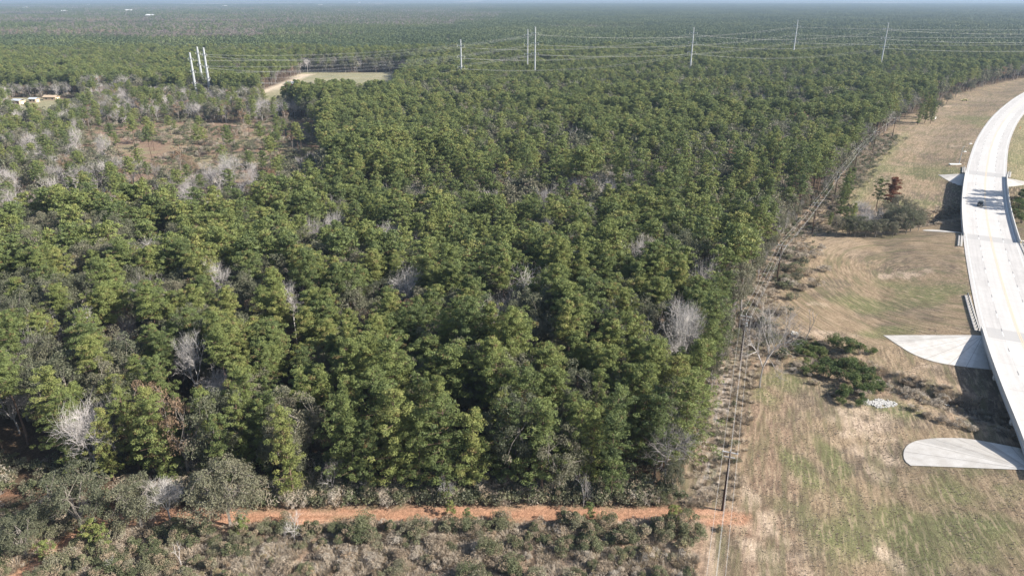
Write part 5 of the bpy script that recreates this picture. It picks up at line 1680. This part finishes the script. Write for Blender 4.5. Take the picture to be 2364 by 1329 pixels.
B_.append(steel_pole("middle one of the three white steel poles at left", 463, 668, 40, 1.35, .8, (15, 25, 35)))
B_.append(steel_pole("right one of the close pair of steel poles near the centre", 1235, 707, 55.5, .95, .5, (32, 41, 50)))
B_.append(steel_pole("steel pole with a wide top crosspiece left of the rightmost one", 1834, 903, 56.5, 1.15, .5, (32, 41, 50)))
C_ = []
C_.append(steel_pole("leftmost of the three white steel poles with curved arms", 446, 640, 37, 1.35, .8, (12, 22, 32), ang=.9))
C_.append(steel_pole("left one of the close pair of steel poles near the centre", 1218, 742, 52, .8, .45, (29, 38, 47)))
def run(att, label, ends):
    n = 0
    for a in range(3):
        for sd in (1, -1):
            pts = [t[(a, sd)] for t in att]
            for e in ends: pts.append((e[0], e[1] + sd * 4, e[2] + a * 9 - 9))
            nm = ("lower", "middle", "upper")[a] + (" far-side" if sd > 0 else " near-side")
            wire("transmission_wire", pts, 7.0, .04, nm + " conductor " + label, "conductors of the transmission line", seg=14)
run(A_, "of the front transmission line over the forest", [(820, 880, 43)])
run(B_, "of the rear transmission line over the forest", [(1000, 1020, 43)])
run(C_, "between the leftmost pole and the centre pair", [])

# ------------------------------------------------------------------ LIGHT POLE, SIGNS, BUILDINGS
x, y = G(2211, 391); z = zg1(x, y)
root = thing("light_pole", "slim grey light pole on a white concrete pad left of the road", "light pole", (x, y, z), 0)
MB().tube([(0, 0, -.3), (0, 0, 4.5), (0, 0, 9.0)], [.17, .13, .09], 10).build("shaft", M['steel'], root)
MB().tube([(0, 0, 8.8), (.5, 0, 9.1)], [.07, .05], 6).build("arm", M['steel'], root)
MB().box((.75, 0, 9.1), (.6, .25, .12)).build("lamp_head", M['steel'], root, bevel=.02)
MB().box((-2.0, 0, .12), (5.6, 1.6, .5)).build("concrete_pad", M['whitepaint'], root, bevel=.05)
for j, (px, py, lab) in enumerate([(2225, 362, "small white concrete marker block nearest the light pole"), (2238, 344, "small white concrete marker block farther up the road")]):
    x, y = G(px, py)
    t = thing("marker_block", lab, "marker", (x, y, zg1(x, y)))
    MB().box((0, 0, .2), (1.5, .7, .5), taper=.9).build("block", M['whitepaint'], t, bevel=.04)
    MB().tube([(0, 0, .4), (0, 0, 1.5)], .04, 6).build("stake", M['whitepaint'], t)
x, y = G(2352, 306); t = thing("traffic_drum", "small orange traffic drum in the grass right of the road", "traffic drum", (x, y, zg1(x, y)))
MB().tube([(0, 0, 0), (0, 0, 1.0)], [.35, .24], 12).build("body", M['orange'], t); MB().tube([(0, 0, .55), (0, 0, .72)], [.31, .29], 12).build("band", M['whitepaint'], t)
x, y = G(2158, 280); t = thing("sign_board", "small white sign board beside the dark pine clump", "sign", (x, y, zg1(x, y)), .2)
MB().box((0, 0, 2.2), (1.0, .05, 1.5)).build("board", M['whitepaint'], t); MB().tube([(0, .06, 0), (0, .06, 2.8)], .05, 6).build("post", M['darksteel'], t)

def house(name, label, px, py, w, l, h, rz, wall, roof, cat="house"):
    x, y = G(px, py)
    t = thing(name, label, cat, (x, y, zg1(x, y)), rz)
    MB().box((0, 0, h / 2 - .2), (w, l, h + .4)).build("wall", M[wall], t)
    rp = [(-w / 2 - .5, h + .02), (0, h + w * .2), (w / 2 + .5, h + .02), (w / 2 + .5, h + .2), (0, h + w * .2 + .2), (-w / 2 - .5, h + .2)]
    MB().prism(rp, -l / 2 - .5, l / 2 + .5).build("roof", M[roof], t)
    for s_ in (-1, 1):
        for k in (-1, 1): MB().box((s_ * (w / 2 + .02), k * l / 4, h * .55), (.06, 1.2, 1.1)).build("window", M['glass'], t)
    MB().box((0, -l / 2 - .02, 1.05), (1.1, .06, 2.1)).build("door", M['whitepaint'], t)
    return t
house("shed", "red shed with a white metal roof at the far meadow's edge", 676, 200, 8, 11, 3.0, 1.2, 'redwall', 'metalroof', "shed")
house("house", "tan house with a pale blue-grey roof in the left clearing", 125, 324, 9, 20, 3.2, 1.45, 'tanwall', 'metalroof')
house("house", "small tan house with a pale roof behind the left clearing", 44, 240, 6, 8, 2.8, 1.3, 'tanwall', 'metalroof')
house("house", "small shed-like house right of the small pale house", 80, 236, 5, 6, 2.6, 1.5, 'tanwall', 'metalroof')
house("house", "low tan building behind the left clearing's pines", 120, 231, 6, 11, 2.6, 1.5, 'tanwall', 'tanwall')
house("house", "tiny white-roofed house in the far right-hand forest", 1646, 60, 14, 22, 9, 1.4, 'tanwall', 'whitepaint')
rngh = np.random.default_rng(3)
for j, (px, py) in enumerate([(150, 32), (350, 44), (300, 30), (520, 18), (690, 12), (740, 15), (205, 14), (60, 22), (830, 8)]):
    x, y = G(px, py)
    house("house", "tiny pale roofed building, %s from the left among the far hazy trees" % ORD(sorted([150, 350, 300, 520, 690, 740, 205, 60, 830]).index(px) + 1), px, py, 22, 45, 14, 1.3 + rngh.uniform(-.3, .3), 'tanwall', 'whitepaint')

# ------------------------------------------------------------------ VEHICLES
def wheel(parent, x, y, r, w):
    m = MB(); m.tube([(x - w / 2, y, r), (x + w / 2, y, r)], r, 18); t = m.build("wheel", M['rubber'], parent)
    MB().tube([(x - w / 2 - .012, y, r), (x + w / 2 + .012, y, r)], r * .55, 14).build("rim", M['rim'], t)

sj, dj = station(*G(2263, 474, ROAD_Z + .2))
x, y, tx, ty = road_at(sj, -1.9)
ang = math.atan2(-tx, ty) + pi            # nose towards the camera
jp = thing("off_road_car", "black boxy off-roader with a grey roof driving toward the camera on the far bridge", "car", (x, y, ROAD_Z), ang)
b = MB()
b.box((0, -.1, .78), (1.62, 3.9, .55))                               # lower body
b.prism([(-.62, 1.05), (-.58, 1.2), (.58, 1.2), (.62, 1.05)], .65, 1.85)   # bonnet
b.box((0, -.85, 1.2), (1.58, 2.15, .34))
b.build("body", M['black'], jp, bevel=.05)
c_ = MB(); c_.box((0, -.85, 1.58), (1.5, 2.0, .44), taper=.93); c_.build("window_band", M['glass'], jp, bevel=.02)
MB().box((0, -.85, 1.84), (1.48, 2.05, .09)).build("roof", M['canvas'], jp, bevel=.03)
MB().add([(-.70, .28, 1.30), (.70, .28, 1.30), (.66, .10, 1.82), (-.66, .10, 1.82), (-.70, .22, 1.30), (.70, .22, 1.30), (.66, .04, 1.82), (-.66, .04, 1.82)],
         [[0, 1, 2, 3], [7, 6, 5, 4], [0, 4, 5, 1], [1, 5, 6, 2], [2, 6, 7, 3], [3, 7, 4, 0]]) if False else None
w_ = MB(); w_.add([(-.70, .30, 1.22), (.70, .30, 1.22), (.66, .12, 1.82), (-.66, .12, 1.82), (-.70, .24, 1.22), (.70, .24, 1.22), (.66, .06, 1.82), (-.66, .06, 1.82)],
                  [[0, 1, 2, 3], [7, 6, 5, 4], [0, 4, 5, 1], [1, 5, 6, 2], [2, 6, 7, 3], [3, 7, 4, 0]])
w_.build("windscreen", M['glass'], jp)
for sx_ in (-1, 1):
    MB().box((sx_ * .86, 1.25, .98), (.34, 1.15, .09)).build("fender", M['black'], jp, bevel=.03)
    MB().box((sx_ * .86, -1.35, .98), (.34, 1.0, .09)).build("fender", M['black'], jp, bevel=.03)
    MB().tube([(sx_ * .5, 1.86, .98), (sx_ * .5, 1.93, .98)], .11, 12).build("headlight", M['lampglass'], jp)
    MB().box((sx_ * .93, .25, 1.3), (.2, .1, .16)).build("wing_mirror", M['black'], jp)
    wheel(jp, sx_ * .80, 1.25, .42, .28); wheel(jp, sx_ * .80, -1.35, .42, .28)
MB().box((0, 2.02, .62), (1.7, .18, .2)).build("bumper", M['darksteel'], jp, bevel=.03)
gr = MB()
for k in range(7): gr.box((-.3 + k * .1, 1.87, .95), (.04, .03, .3))
gr.build("grille", M['darksteel'], jp)
m = MB(); m.tube([(0, -2.1, 1.1), (0, -2.36, 1.1)], .4, 16); m.build("spare_wheel", M['rubber'], jp)

x, y = G(2226, 233)
yc = thing("parked_car", "pale yellow car parked at the edge of the far field by the trees", "car", (x, y, zg1(x, y)), 1.25, None, (1.15, 1.15, 1.15))
b = MB(); b.prism([(-2.2, .35), (-2.2, .8), (-1.3, .92), (1.2, .9), (2.25, .72), (2.25, .35)], -.88, .88, axis='x')
# the profile runs along the car's length, so swap to x across
b.V = [(v[0], v[1], v[2]) for v in b.V]; b.build("body", M['yellow'], yc, bevel=.06)
b = MB(); b.prism([(-1.7, .9), (-1.1, 1.36), (.35, 1.38), (1.15, .9)], -.76, .76, axis='x'); b.build("window_band", M['glass'], yc, bevel=.03)
MB().box((0, -.35, 1.39), (1.5, 1.6, .07)).build("roof", M['yellow'], yc, bevel=.02)
for sx_ in (-1, 1):
    for yy in (-1.35, 1.4): wheel(yc, sx_ * .8, yy, .33, .22)
    MB().box((sx_ * .6, 2.26, .62), (.36, .06, .14)).build("headlight", M['lampglass'], yc)

# ------------------------------------------------------------------ HAZE
hm, nt, out = new_mat("pale_air")
pv = nt.nodes.new("ShaderNodeVolumePrincipled")
pv.inputs['Color'].default_value = (.36, .48, .64, 1)
pv.inputs['Density'].default_value = 1.15e-4
pv.inputs['Anisotropy'].default_value = .1
nt.links.new(pv.outputs[0], out.inputs['Volume'])
hz = MB().box((0, 15800, 44), (65000, 32800, 98)).build("haze", hm, None)
tag(hz, "pale blue air over the whole landscape", "haze", kind='stuff')
